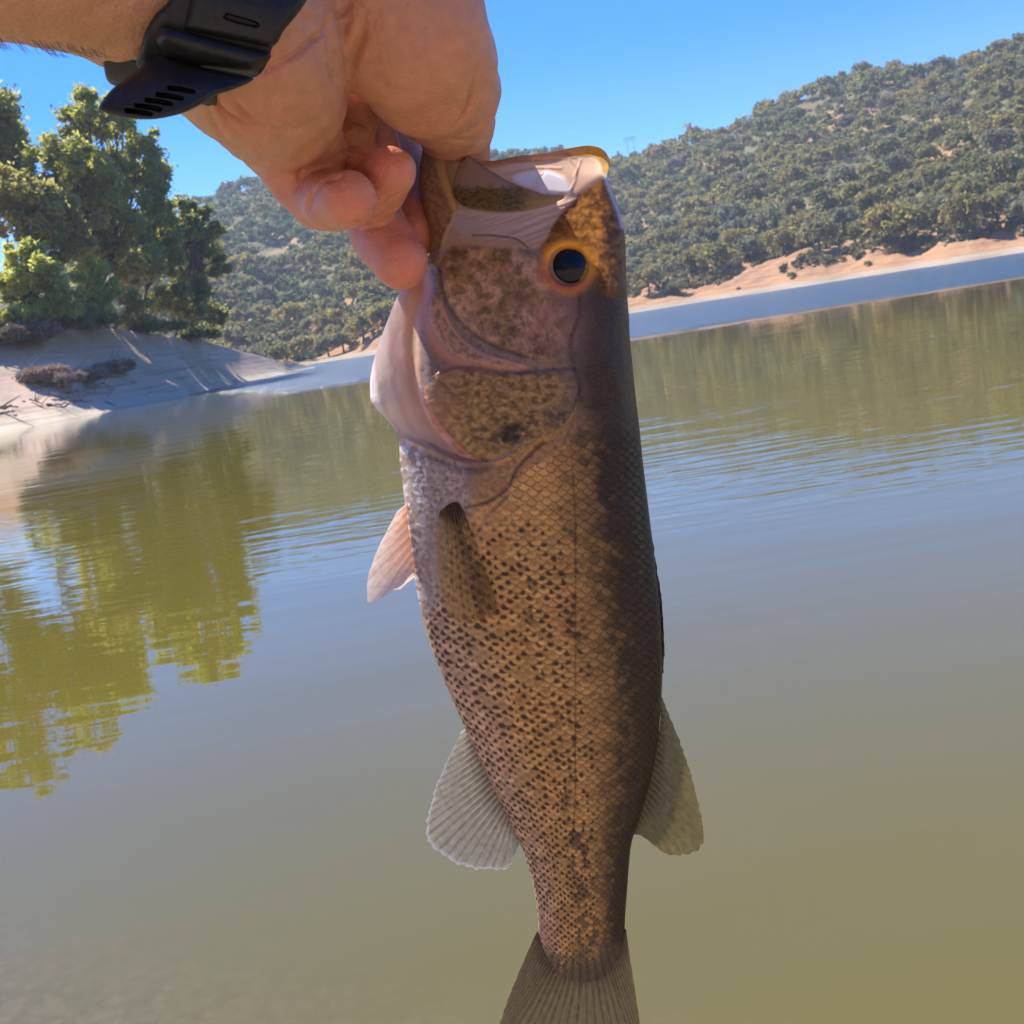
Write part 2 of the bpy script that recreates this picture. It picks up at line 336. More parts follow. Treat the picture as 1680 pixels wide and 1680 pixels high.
M_oaks = [M_oak, leaf_mat('grey_oak_leaves', (.11, .125, .065), (.19, .20, .11), .45, (.20, .20, .12)), leaf_mat('yellow_oak_leaves', (.16, .155, .045), (.28, .25, .09), .5, (.25, .19, .09))]
M_far = leaf_mat('far_hill_leaves', (.075, .10, .045), (.135, .160, .065), .45)
M_willow = leaf_mat('willow_leaves', (.26, .29, .07), (.52, .53, .16), .6, None, .3)
M_tall = leaf_mat('tall_tree_leaves', (.17, .20, .055), (.40, .41, .13), .62, None, .35)
M_brown = leaf_mat('dry_leaves', (.20, .21, .075), (.40, .39, .15), .62)
M_darkl = leaf_mat('dark_leaves', (.13, .155, .055), (.29, .305, .11), .6, None, .35)  # darker green than the tall-tree leaves
M_bark = bark_mat('bark', (.06, .045, .035), (.13, .10, .08))
M_dead = bark_mat('weathered_wood', (.20, .17, .14), (.36, .31, .26))

def leaves(centers, radii, per, size, rng, squash=.8, elong=1.8):
    c = np.repeat(centers, per, axis=0); r = np.repeat(radii, per, axis=0)
    N = len(c); d = rng.normal(size=(N, 3)); d /= np.linalg.norm(d, axis=1)[:, None]
    rad = rng.random(N)**.45
    p = c+d*(rad*r)[:, None]*[1, 1, squash]
    u = rng.normal(size=(N, 3)); u /= np.linalg.norm(u, axis=1)[:, None]
    w = np.cross(u, rng.normal(size=(N, 3))); w /= np.linalg.norm(w, axis=1)[:, None]
    s = size*(.6+.8*rng.random(N))[:, None]
    a = u*s*elong*.5; b = w*s*.5
    v = np.stack([p-a, p+b, p+a, p-b], 1).reshape(-1, 3)
    return v, np.arange(N*4).reshape(-1, 4)

def crown_proto(seed, rad, height, nclump, per, leaf):
    rng = np.random.default_rng(seed)
    d = rng.normal(size=(nclump, 3)); d /= np.linalg.norm(d, axis=1)[:, None]; d[:, 2] = np.abs(d[:, 2])*1.0-.15
    rr = (.55+.4*rng.random(nclump))
    c = d*rr[:, None]*[rad, rad, height*.5]+[0, 0, height*.52]
    r = rad*(.28+.2*rng.random(nclump))
    return leaves(c, r, per, leaf, rng)
def trunk_arr(h, r, rng, lean=.1, n=7):
    z = np.linspace(-.5, h, n); k = rng.normal(size=2)*lean
    pts = np.stack([k[0]*z+.1*h*.2*np.sin(z*.8), k[1]*z+.05*h*.2*np.cos(z), z], -1)
    return tube_arrays(pts, r*(1.15-.6*np.linspace(0, 1, n)), 7)
# hillside trees --------------------------------------------------
rng = np.random.default_rng(7)
protos = []; lows = []
for k in range(6):
    rad = 4.3; hgt = 7.0
    v, f = crown_proto(100+k, rad, hgt, 26, 34, .62)
    if k % 2 == 0:
        v[:, 2] *= 1.12
    protos.append(mesh_np('oak_crown', v, f, None, False)); protos[-1].materials.append(M_oaks[k % 3])
    lows.append(crown_proto(200+k, rad, hgt, 15, 13, 1.05))
trunks = []
for k in range(3):
    a = Acc(); a.add(*trunk_arr(4.2, .32, rng, .12))
    for q in range(3):
        ang = q*2.1+k; p0 = np.array([0, 0, 2.2]); p1 = np.array([math.cos(ang)*2.4, math.sin(ang)*2.4, 4.6])
        a.add(*tube_arrays(np.array([lerp(p0, p1, s)+[0, 0, .3*math.sin(s*3)] for s in np.linspace(0, 1, 5)]), .16*(1-.6*np.linspace(0, 1, 5)), 6))
    trunks.append(a.mesh('oak_trunk')); trunks[-1].materials.append(M_bark)
def hill_pt(az, r): return np.array([math.sin(az)*r, math.cos(az)*r, float(hill_z(np.array(az), np.array(r)))])
def col_az(px): return float(azel(np.array(float(px)), np.array(560-.16*(px-700.)))[0])
tree_pos = []
def place_tree(az, r, s, sz, k, label, group, parts=True, mat=None, z_off=0.0):
    p = hill_pt(az, r); p[2] += z_off
    tree_pos.append((p[0], p[1], s*4))
    rz = rng.random()*6.28
    if parts:
        t = empty('oak_tree', p, label, 'tree', group); t.rotation_euler = (0, 0, rz); t.scale = (s, s, s*sz)
        o = link('crown', protos[k % 6], None, t); link('trunk', trunks[k % 3], None, t)
    else:
        t = link('oak_tree', protos[k % 6], None, None, p); t.rotation_euler = (0, 0, rz); t.scale = (s, s, s*sz)
        tag(t, label, 'tree', group)
    return t
shore_trees = [  # column px, metres behind waterline, scale, z stretch, label
    (1068, 24, .95, 1.0, 'low dense oak beside the fish head, where the far bank begins'),
    (1112, 17, .62, .9, 'dark round shrub-like oak low on the orange bank just right of the fish'),
    (1150, 30, 1.05, 1.0, 'oak with open shaded trunks above the dark bush on the orange bank'),
    (1182, 26, 1.0, 1.15, 'taller oak over a shadowed gap in the orange bank'),
    (1240, 34, 1.0, .9, 'flat-topped oak behind the widest part of the orange bank'),
    (1290, 36, 1.05, .95, 'oak above the lone small bush on the orange bank'),
    (1350, 30, 1.0, 1.0, 'single-trunked oak standing on the crest of the orange bank'),
    (1392, 42, .95, 1.0, 'oak behind the single-trunked one on the bank crest'),
    (1452, 24, 1.15, 1.1, 'broad dark oak overhanging the bank, left of the largest dark pair'),
    (1492, 22, 1.2, 1.1, 'large very dark oak reaching lowest towards the shore'),
    (1560, 34, 1.0, .95, 'oak behind a red bare patch at the right of the bank'),
    (1590, 24, 1.1, 1.1, 'broad dark oak near the right edge, its crown almost touching the bank'),
    (1640, 27, 1.0, 1.0, 'oak on the bank nearest the right edge of the view'),
    (1690, 24, 1.1, 1.0, 'oak cut by the right edge of the view'),
    (600, 20, .9, 1.0, 'oak above the small tan beach left of the fish throat'),
    (565, 14, .85, .9, 'dark oak at the waterline where the tan beach ends, left of the fish'),
    (540, 12, .8, .9, 'small oak at the water just right of the gravel spit tip'),
    (500, 14, .9, .95, 'oak at the far waterline above the gravel spit tip'),
    (455, 12, .85, .9, 'oak at the far waterline behind the gravel spit'),
    (410, 14, .9, .9, 'oak behind the low end of the spit, right of the lakeside trees'),
    (640, 30, 1.0, 1.0, 'oak partly behind the fish throat on the far bank'),
]
for i, (px, bk, s, sz, lab) in enumerate(shore_trees):
    az = col_az(px); place_tree(az, float(shore(np.array(az)))+bk, s, sz, i, lab, 'oaks along the far shore', True)
# poisson over slope
cand = []
tries = 0
az_lo, az_hi = col_az(150), col_az(1740)
grid = {}
def too_close(x, y, d):
    gx, gy = int(x//10), int(y//10)
    for i in (-1, 0, 1):
        for j in (-1, 0, 1):
            for (a, b_, s_) in grid.get((gx+i, gy+j), ()):
                if (a-x)**2+(b_-y)**2 < ((d+s_)*.5)**2: return True
    return False
for (x, y, s_) in tree_pos: grid.setdefault((int(x//10), int(y//10)), []).append((x, y, s_*1.5))
while tries < 26000:
    tries += 1
    az = az_lo+(az_hi-az_lo)*rng.random(); D0 = float(shore(np.array(az))); D1 = float(ridge(np.array(az))[0])
    r = math.sqrt(rng.random()*((D1+12)**2-(D0+20)**2)+(D0+20)**2)
    bank = np.interp(az, BKk, BKv)
    if r < D0+ (36 if bank > 3 else 12): continue
    x, y = math.sin(az)*r, math.cos(az)*r
    if vnoise(x*.03, y*.03, 5) > .70: continue
    s = .42+.85*rng.random()**1.7
    if r > D1-25: s = .7+.45*rng.random()
    if too_close(x, y, s*7.6): continue
    grid.setdefault((int(x//10), int(y//10)), []).append((x, y, s*7.6)); cand.append((az, r, s))
cand.sort(key=lambda c: c[1]/c[2]+(1e5 if (col_az(655) < c[0] < col_az(1015) or c[0] < col_az(300)) else 0))
NI = 270
ZN = [(300, 'behind the dark rounded lakeside tree'), (400, 'right of the dark rounded lakeside tree'), (470, 'above the gravel spit tip'), (560, 'above the small tan beach'), (655, 'behind the fish'), (1015, 'level with the fish eye'), (1090, 'above the dark round bush'), (1160, 'above the taller bank oak'), (1240, 'above the lone small bush'), (1320, 'above the single-trunked oak'), (1400, 'above the broad overhanging oak'), (1470, 'above the very dark oak'), (1545, 'above the red bare patch'), (1620, 'at the right edge')]
ZA = [(col_az(p), w) for p, w in ZN]
def region_label(az, r, k, s):
    tone = ('green', 'greyish', 'yellowish')[(k % 6) % 3]; size = 'large' if s > .95 else 'big' if s > .8 else 'middling' if s > .62 else 'small'
    d = r-float(shore(np.array(az))); where = [w for a_, w in ZA if az >= a_] or [ZN[0][1]]
    row = 'just behind the bank' if d < 50 else 'on the lower slope' if d < 75 else 'halfway up the slope' if d < 110 else 'high on the slope'
    return ('%s %s oak %s, %s' % (size, tone, row, where[-1]), 'oaks on the right-hand slope' if az > col_az(900) else 'trees on the left-hand slope')
for i, (az, r, s) in enumerate(cand[:NI]):
    lab, grp = region_label(az, r, i, s)
    place_tree(az, r, s, .8+.4*rng.random(), i, lab, grp, False, z_off=-.9)
wv_ = {0: [[], [], 0], 1: [[], [], 0]}
for i, (az, r, s) in enumerate(cand[NI:]):
    v, f = lows[i % 6]; W_ = wv_[int(az > col_az(900+60*rng.normal()))]; s = s*(.8+.5*rng.random()); a = rng.random()*6.28; ca, sa = math.cos(a), math.sin(a)
    p = hill_pt(az, r); w = v*[s, s, s*(.8+.45*rng.random())]
    w = np.stack([w[:, 0]*ca-w[:, 1]*sa, w[:, 0]*sa+w[:, 1]*ca, w[:, 2]-.6], -1)+p
    W_[0].append(w); W_[1].append(f+W_[2]); W_[2] += len(v)
for k, (m_, lab) in enumerate(((M_far, 'continuous dark woodland covering the left-hand hill'), (M_hill, 'olive oak woodland covering the upper right-hand hill'))):
    wood = link('woodland', mesh_np('woodland', np.concatenate(wv_[k][0]), np.concatenate(wv_[k][1]), None, False), m_)
    tag(wood, lab, 'woodland', kind='stuff')
print('trees', len(cand))
# low scrub stuff between the crowns on the lower slope
N = 7500; az = az_lo+(az_hi-az_lo)*rng.random(N); D0 = shore(az); D1 = ridge(az)[0]; r = D0+19+(D1-D0)*rng.random(N)**1.2
z = hill_z(az, r); c = np.stack([np.sin(az)*r, np.cos(az)*r, z+.5], -1); keep = (fbm(c[:, 0]*.03, c[:, 1]*.03, 3, 8) > .42)
c = c[keep]; v, f = leaves(c, .9+.9*rng.random(len(c)), 22, .75, rng)
scrub = link('scrub', mesh_np('scrub', v, f, None, False), leaf_mat('scrub_leaves', (.13, .125, .05), (.17, .16, .075), .3))
tag(scrub, 'dry olive scrub between the hillside oaks', 'scrub', kind='stuff')
# single bushes on the orange bank
for px, bk, s, lab in ((1300, 12, .26, 'lone small grey-green bush in the middle of the orange bank'), (1425, 14, .22, 'small green bush below the red bare patch on the orange bank'), (1212, 10, .14, 'tiny dark tuft on the orange bank right of the fish')):
    az = col_az(px); p = hill_pt(az, float(shore(np.array(az)))+bk); o = link('bush', protos[1], None, None, p-np.array([0, 0, .4])); o.scale = (s, s, s); tag(o, lab, 'bush', 'bushes on the orange bank')

Nb = 420; bx = rng.uniform(-150, 150, Nb); by = -rng.uniform(22, 170, Nb); bv, bf, nn = [], [], 0  # unseen trees added behind the camera, keeping blue sky off the fish
for i in range(Nb):
    v, f = lows[i % 6]; s = .7+.5*rng.random(); zz = -.045*by[i]+.25*min(max(-by[i]-10, 0), 60)+.30*max(-by[i]-60, 0)
    bv.append(v*s+[bx[i], by[i], zz-.5]); bf.append(f+nn); nn += len(v)
bw = link('sky_block_woodland', mesh_np('sky_block_woodland', np.concatenate(bv), np.concatenate(bf), None, False), M_hill); tag(bw, 'unseen oak woodland added behind the camera to block blue sky', 'woodland', kind='stuff')

# pylon on the ridge
def pylon():
    az = float(azel(np.array(1037.), np.array(258.))[0]); D1, H = ridge(np.array(az)); r = float(D1)-6; base = hill_pt(az, r)+np.array([0, 0, 2.0])
    a = Acc(); hgt = 17.0; top = 15.0
    def bar(p, q, w=.22):
        a.add(*tube_arrays(np.array([p, (np.array(p)+q)/2, q], float), np.full(3, w), 5))
    for s in (-1, 1):
        for k in (-1, 1): bar((s*3.0, k*.9, -3), (s*2.5, k*.3, hgt))
        for h in range(6): bar((s*(3.0-.08*h)-.3, -.7, h*2.6), (s*(2.9-.08*h)+.3, .7, h*2.6+2.6), .12)
    bar((-5.2, 0, hgt), (5.2, 0, hgt), .28); bar((-3.2, 0, hgt-1.6), (3.2, 0, hgt-1.6), .2)
    for s in (-4.8, 0, 4.8): bar((s, 0, hgt), (s, 0, hgt-1.5), .12)
    m, n, l, b = mat_new('galvanised_steel'); b.inputs['Base Color'].default_value = (.42, .45, .50, 1); b.inputs['Metallic'].default_value = .5; b.inputs['Roughness'].default_value = .6
    t = empty('power_pylon', base, 'grey two-legged lattice power pylon on the ridge right of the fish snout', 'pylon'); t.rotation_euler = (0, 0, -az); t.scale = (.62, .62, .72)
    link('lattice_frame', a.mesh('lattice_frame'), m, t)
    ins = Acc()
    for s in (-4.8, 0, 4.8): ins.add(*tube_arrays(np.array([(s, 0, hgt-1.4), (s, 0, hgt-2.3), (s, 0, hgt-3.2)], float), np.array([.22, .3, .2]), 6))
    link('insulators', ins.mesh('insulators'), m, t)
pylon()

# ---- near trees on the spit -------------------------------------
def near_tree(name, base, lobes, leafmat, size, label, cat, seed, per=60, trunk_r=.28, nclump=60, stems=1, clump_r=.9, bark=M_bark, group=None, elong=2.2):
    """lobes: list of (centre offset xyz, radii xyz, share)"""
    rng = np.random.default_rng(seed)
    cs = []
    for (c, rd, sh) in lobes:
        k = max(3, int(nclump*sh)); d = rng.normal(size=(k, 3)); d /= np.linalg.norm(d, axis=1)[:, None]
        cs.append(np.array(c)+d*(rng.random(k)**.4)[:, None]*np.array(rd))
    cs = np.concatenate(cs); cs[:, 2] = np.maximum(cs[:, 2], .5)
    rad = clump_r*(.5+.8*rng.random(len(cs)))
    t = empty(name, base, label, cat, group)
    v, f = leaves(cs, rad, per, size, rng, .75, elong)
    # thin twigs carry stray leaves out of the clumps
    v2, f2 = leaves(cs, rad*1.55, max(4, per//5), size, rng, .9, elong)
    v = np.concatenate([v, v2]); f = np.concatenate([f, f2+len(v)-len(v2)])
    link('crown', mesh_np('crown', v, f, None, False), leafmat, t)
    a = Acc(); top = max(2.2, .8)*0+max(2.2, .8*sorted(c[0][2] for c in lobes)[len(lobes)//2])
    for s in range(stems):
        off = np.array([rng.normal()*.5, rng.normal()*.4, 0])*(stems > 1)
        n = 9; zz = np.linspace(-.6, top*1.0, n); ctr = np.array(lobes[min(s, len(lobes)-1)][0])
        zc = np.clip(zz, 0, None); pts = np.stack([off[0]+ctr[0]*(zc/top)**1.5+.15*np.sin(zz), off[1]+ctr[1]*(np.clip(zz, 0, None)/top)**1.5, zz], -1)
        pts = np.nan_to_num(pts); pts[:, 2] = np.minimum(pts[:, 2], top)
        a.add(*tube_arrays(pts, trunk_r*(1.2-1.0*np.linspace(0, 1, n)), 8))
        for i in range(s, len(cs), stems):
            c = cs[i]; k = int(np.clip(np.argmin(np.abs(pts[:, 2]-c[2]*.6)), 1, n-2)); p0 = pts[k]
            q = np.linspace(0, 1, 6)[:, None]; br = p0*(1-q)+c*q; br[:, 2] += (np.sin(q[:, 0]*3.1)*.12*np.linalg.norm(c-p0)); br[1:-1] += rng.normal(size=(4, 3))*.12
            a.add(*tube_arrays(br, trunk_r*.32*(1-.8*q[:, 0]), 5))
    link('trunk', a.mesh('trunk'), bark, t)
    return t
# px->metres at the spit: about 0.036-0.04 m per px
def at_px(px, py, back):
    az, el = azel(np.array(float(px)), np.array(float(py))); w = on_spit(px, back); r = math.hypot(w[0], w[1]); az = float(az)
    return np.array([math.sin(az)*r, math.cos(az)*r, CAM[2]+r*math.tan(float(el))])
def tree_px(name, base_px, back, lobes_px, leafmat, size, label, cat, seed, **kw):
    base = on_spit(base_px, back); L = []
    for (px, py, rx, rz, sh, *dy) in lobes_px:
        c = at_px(px, py, back)-base; r = np.linalg.norm(at_px(px, py, back)-CAM); s = r/FPX
        yy = dy[0] if dy else 0.0
        L.append(((c[0], c[1]+yy, c[2]), (rx*s, max(rx, rz)*s*.8, rz*s), sh))
    return near_tree(name, base, L, leafmat, size, label, cat, seed, **kw)
NT = 'trees and shrubs on the gravel spit'
tree_px('lakeside_tree', 180, 31, [(150, 330, 75, 70, .35), (215, 300, 55, 70, .22), (110, 270, 55, 45, .12), (160, 205, 55, 35, .09), (150, 165, 25, 25, .03), (225, 240, 35, 50, .09), (190, 430, 80, 50, .18)], M_tall, .26,
    'tallest lakeside tree with a thin airy top, below the watch strap', 'tree', 11, per=170, nclump=190, stems=3, clump_r=.95, trunk_r=.34, group=NT)
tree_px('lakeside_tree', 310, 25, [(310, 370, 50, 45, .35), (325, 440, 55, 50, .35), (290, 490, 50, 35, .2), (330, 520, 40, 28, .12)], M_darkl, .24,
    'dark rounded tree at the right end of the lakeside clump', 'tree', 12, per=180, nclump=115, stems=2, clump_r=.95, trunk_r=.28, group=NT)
tree_px('lakeside_tree', 248, 28, [(262, 350, 18, 60, .3), (250, 420, 45, 55, .5), (265, 290, 14, 25, .08)], M_tall, .24,
    'slender loose tree filling the gap left of the dark rounded one', 'tree', 13, per=150, nclump=70, stems=2, clump_r=.8, trunk_r=.2, group=NT)
tree_px('lakeside_tree', -10, 42, [(5, 200, 32, 45, .35), (12, 280, 40, 50, .35), (-30, 240, 45, 70, .35), (-75, 230, 50, 90, .35)], M_tall, .26,
    'dark tree cut by the left edge, topping out beside the tallest one', 'tree', 14, per=170, nclump=90, stems=2, clump_r=1.0, trunk_r=.3, group=NT)
tree_px('lakeside_tree', -130, 44, [(-130, 260, 70, 80, .5), (-100, 150, 50, 60, .25), (-160, 400, 70, 70, .3)], M_tall, .26,
    'tall tree just outside the left edge, seen only as the outer part of the reflection', 'tree', 21, per=130, nclump=110, stems=2, clump_r=1.1, trunk_r=.34, group=NT)
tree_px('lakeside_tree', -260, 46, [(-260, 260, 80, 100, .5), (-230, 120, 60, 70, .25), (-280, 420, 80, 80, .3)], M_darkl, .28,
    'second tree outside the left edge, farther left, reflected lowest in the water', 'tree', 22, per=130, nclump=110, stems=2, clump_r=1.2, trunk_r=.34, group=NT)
tree_px('shrub', 70, 28, [(60, 350, 60, 45, .4), (110, 385, 60, 40, .4), (25, 320, 50, 40, .3)], M_brown, .24,
    'brownish olive shrub leaning over the pale willow', 'shrub', 15, per=200, nclump=80, stems=3, clump_r=.85, trunk_r=.16, group=NT)
tree_px('willow', 60, 21, [(40, 440, 60, 50, .35), (90, 480, 55, 45, .25), (70, 530, 60, 30, .2), (20, 520, 60, 45, .25), (15, 568, 60, 18, .22), (90, 562, 45, 16, .15)], M_willow, .2,
    'bright yellow-green willow at the left edge, lowest over the gravel', 'willow', 16, per=150, nclump=150, stems=4, clump_r=.62, trunk_r=.14, group=NT)
tree_px('willow', 160, 23, [(160, 470, 38, 40, .6), (145, 520, 35, 28, .3), (165, 545, 30, 16, .25)], M_willow, .2,
    'small rounded yellow-green willow right of the larger bright one', 'willow', 17, per=140, nclump=62, stems=3, clump_r=.55, trunk_r=.12, group=NT)
tree_px('shrub', 215, 22, [(212, 500, 32, 38, .6), (235, 540, 30, 18, .4)], M_brown, .2,
    'grey-brown shrub in the shade between willow and dark tree', 'shrub', 18, per=150, nclump=26, stems=3, clump_r=.7, trunk_r=.1, group=NT)
tree_px('shrub', 20, 18.0, [(15, 566, 40, 14, .5), (60, 574, 36, 12, .5)], leaf_mat('twiggy', (.12, .10, .07), (.20, .165, .12), .2), .16,
    'leafless grey brush heaped under the bright willow', 'shrub', 19, per=170, nclump=40, stems=4, clump_r=.6, trunk_r=.08, bark=M_dead, group=NT, elong=5)

M_twig = leaf_mat('dead_twigs', (.20, .165, .13), (.34, .29, .24), .2)
for (bp, bk, L, m_, lab, sd) in (
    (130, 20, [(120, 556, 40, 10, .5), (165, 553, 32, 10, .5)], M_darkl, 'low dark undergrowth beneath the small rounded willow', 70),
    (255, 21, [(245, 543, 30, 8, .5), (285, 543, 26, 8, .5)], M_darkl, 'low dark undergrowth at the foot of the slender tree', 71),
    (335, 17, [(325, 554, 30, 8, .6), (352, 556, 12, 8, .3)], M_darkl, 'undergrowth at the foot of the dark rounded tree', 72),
    (120, 9.5, [(105, 598, 34, 6, .5), (150, 600, 28, 5, .5)], M_twig, 'tangle of dead twigs around the long bleached limb', 73),
    (60, 11, [(60, 588, 28, 8, .6), (90, 584, 22, 6, .3)], M_twig, 'mound of dead brush between the thick log and the long limb', 74),
    (190, 11.0, [(185, 582, 22, 5, .5), (205, 584, 14, 4, .3)], M_twig, 'sparse dead brush in the tree shadow', 75)):
    def gpy(px):
        w = on_spit(px, bk)-CAM; return 840-FPX*float(w@_U)/float(w@_f)
    L = [(a_, gpy(a_)-c_*.55, b_, c_, d_) for (a_, _y, b_, c_, d_) in L]
    tree_px('undergrowth', bp, bk, L, m_, .2 if m_ is M_darkl else .10, lab, 'undergrowth', sd, per=150 if m_ is M_darkl else 110, nclump=34, stems=3, clump_r=.5 if m_ is M_darkl else .35, trunk_r=.05, bark=M_dead, group=NT, elong=2.2 if m_ is M_darkl else 9)

# driftwood: each fallen limb a thing
def limb(pts, r, label, seed, forks=3):
    rng = np.random.default_rng(seed); a = Acc(); pts = np.array(pts, float); base = pts[0].copy(); pts = pts-base
    q = np.linspace(0, 1, 14); idx = q*(len(pts)-1); i0 = np.clip(idx.astype(int), 0, len(pts)-2); fr = (idx-i0)[:, None]
    c = pts[i0]*(1-fr)+pts[i0+1]*fr+rng.normal(size=(14, 3))*r*.35
    a.add(*tube_arrays(c, r*(1-.75*q), 8))
    for k in range(forks):
        i = int(3+rng.integers(8)); d = rng.normal(size=3); d[2] = abs(d[2])*.7; d /= np.linalg.norm(d); L = (.8+1.4*rng.random())*r*9
        s = np.linspace(0, 1, 6)[:, None]; b = c[i]+d*L*s+rng.normal(size=(6, 3))*.03*s
        a.add(*tube_arrays(b, r*.45*(1-.7*s[:, 0]), 6))
    o = link('driftwood', a.mesh('driftwood'), M_dead, None, base); tag(o, label, 'driftwood', 'fallen limbs on the gravel spit'); return o
def sp(px, back, dz=.12): return on_spit(px, back)+np.array([0, 0, dz])
limb([sp(92, 6.8, .35), sp(125, 5.2, .2), sp(160, 3.6, .15)], .13, 'long bleached limb lying down the gravel towards the water', 31, 4)
limb([sp(-20, 5.6, .3), sp(8, 5.2, .35), sp(34, 5.3, .25)], .22, 'thick pale log lying level at the left edge', 32, 1)
limb([sp(176, 3.4, .1), sp(186, 2.2, .08), sp(192, 1.2, .05)], .06, 'thin stick pointing at the water below the long limb', 33, 0)
limb([sp(155, 7.4, .35), sp(178, 7.2, .55), sp(196, 6.4, .2)], .12, 'curved pale limb in the tree shadow', 34, 3)
limb([sp(84, 5.0, .12), sp(105, 4.4, .15), sp(130, 4.3, .1)], .10, 'short grey limb just below the long bleached one', 35, 2)
limb([sp(60, 6.6, .2), sp(72, 5.4, .3), sp(78, 4.6, .2)], .09, 'forked grey branch among the brush, left of the long limb', 36, 5)
limb([sp(120, 6.9, .3), sp(150, 6.0, .4), sp(172, 5.2, .2)], .07, 'slim crooked branch above the long limb', 37, 5)
limb([sp(185, 6.0, .3), sp(193, 5.2, .5), sp(182, 4.5, .15)], .05, 'small hooped branch at the edge of the shadow', 38, 3)
# pale stones
def rock(px, back, s, label, seed):
    import bmesh
    rng = np.random.default_rng(seed); bm = bmesh.new(); bmesh.ops.create_icosphere(bm, subdivisions=3, radius=1)
    me = bpy.data.meshes.new('rock'); bm.to_mesh(me); bm.free(); co = np.zeros(len(me.vertices)*3); me.vertices.foreach_get('co', co); co = co.reshape(-1, 3)
    for k in range(9):
        d = rng.normal(size=3); d /= np.linalg.norm(d); e = co@d; co -= np.clip(e-(.45+.35*rng.random()), 0, None)[:, None]*d*.9
    co *= np.array([1.2, .9, .65])*s; me.vertices.foreach_set('co', co.ravel()); me.update()
    o = link('rock', me, M_rock, None, on_spit(px, back)+np.array([0, 0, s*.2])); tag(o, label, 'rock', 'loose pale rocks on the spit')
M_rock, n, l, b = mat_new('pale_rock'); nz = noise(n, l, 5, 6); r = ramp(n, l, nz.outputs[0], [(.3, (.34, .32, .30)), (.7, (.58, .56, .53))]); l.new(r.outputs[0], b.inputs['Base Color']); b.inputs['Roughness'].default_value = .8; bump(n, l, nz.outputs[0], b, .5, .04)
for i, (px, bk, s, lab) in enumerate([(14, 6.1, .3, 'rounded pale rock above the thick log at the left edge'), (30, 3.6, .16, 'pale stone on open gravel below the thick log'), (48, 6.8, .15, 'small pale rock among the grey brush'), (258, 14, .4, 'white rock on the orange ground under the dark tree'), (232, 13.5, .35, 'pale rock at the upper edge of the tree shadow'), (272, 12.2, .22, 'pale stone right of the white rock under the dark tree'), (200, 4.2, .14, 'small stone on the gravel right of the thin stick'), (353, 11, .2, 'stone on the crest of the spit right of the trees'), (226, 8.1, .3, 'pale rock inside the tree shadow')]): rock(px, bk, s, lab, 50+i)

# ---- air
hz = np.array([(x, y, z) for x in (-760, 760) for y in (-262, 1010) for z in (-7.5, 190)], float)
hf_ = np.array([[0, 1, 3, 2], [4, 6, 7, 5], [0, 4, 5, 1], [2, 3, 7, 6], [0, 2, 6, 4], [1, 5, 7, 3]])
mh = bpy.data.materials.new('haze'); mh.use_nodes = True; mh.node_tree.nodes.remove(mh.node_tree.nodes['Principled BSDF'])
pv = mh.node_tree.nodes.new('ShaderNodeVolumePrincipled'); pv.inputs['Color'].default_value = (.72, .85, 1, 1); pv.inputs['Density'].default_value = .00036; pv.inputs['Anisotropy'].default_value = .1
mh.node_tree.links.new(pv.outputs[0], mh.node_tree.nodes['Material Output'].inputs['Volume'])
haze = link('haze', mesh_np('haze', hz, hf_, None, False), mh); tag(haze, kind='stuff')

# ================================================================== FISH
FD = 0.38                       # metres to the fish's mid plane
PXM = FD/FPX                    # metres per reference unit on that plane
ORG = CAM+_f*FD
def FP(x, y, z):                # fish plane coordinates -> world, real orthogonal units (z towards the camera)
    x = np.asarray(x, float); y = np.asarray(y, float); z = np.asarray(z, float); k = 1-np.abs(z)/FPX
    x = 840+(x-840)*k; y = 840+(y-840)*k          # flanks taper slightly towards the viewer and away
    return ORG+((x-840)*PXM)[..., None]*_R+((840-y)*PXM)[..., None]*_U-(z*PXM)[..., None]*_f
def interp(pts, y):
    pts = np.array(pts, float); return np.interp(y, pts[:, 0], pts[:, 1])
def smooth_interp(pts, y):      # Catmull-Rom through the points
    pts = np.array(pts, float); xs, ys = pts[:, 0], pts[:, 1]; m = np.gradient(ys, xs)
    i = np.clip(np.searchsorted(xs, y)-1, 0, len(xs)-2); h = xs[i+1]-xs[i]; t = np.clip((y-xs[i])/h, 0, 1)
    return (2*t**3-3*t**2+1)*ys[i]+(t**3-2*t**2+t)*h*m[i]+(-2*t**3+3*t**2)*ys[i+1]+(t**3-t**2)*h*m[i+1]
LEFT = [(238, 697), (260, 691), (300, 689), (340, 695), (380, 704), (415, 706), (440, 690), (465, 668), (480, 656), (520, 638), (560, 623), (600, 611), (640, 607), (665, 611), (685, 632), (712, 650), (760, 656), (800, 661), (850, 667), (900, 673), (950, 680), (1000, 690), (1050, 703), (1100, 722), (1150, 742), (1200, 765), (1250, 788), (1300, 812), (1350, 837), (1380, 851), (1420, 866), (1460, 876), (1500, 882), (1540, 886), (1580, 902), (1620, 935)]
RIGHT = [(238, 985), (262, 1000), (290, 996), (310, 1004), (340, 1015), (380, 1024), (430, 1027), (480, 1029), (520, 1032), (560, 1034), (600, 1038), (650, 1043), (700, 1049), (750, 1054), (800, 1060), (850, 1066), (900, 1072), (950, 1078), (1000, 1083), (1050, 1086), (1100, 1087), (1150, 1085), (1200, 1081), (1250, 1074), (1300, 1062), (1350, 1047), (1380, 1037), (1420, 1032), (1460, 1029), (1500, 1026), (1540, 1023), (1580, 1010), (1620, 980)]
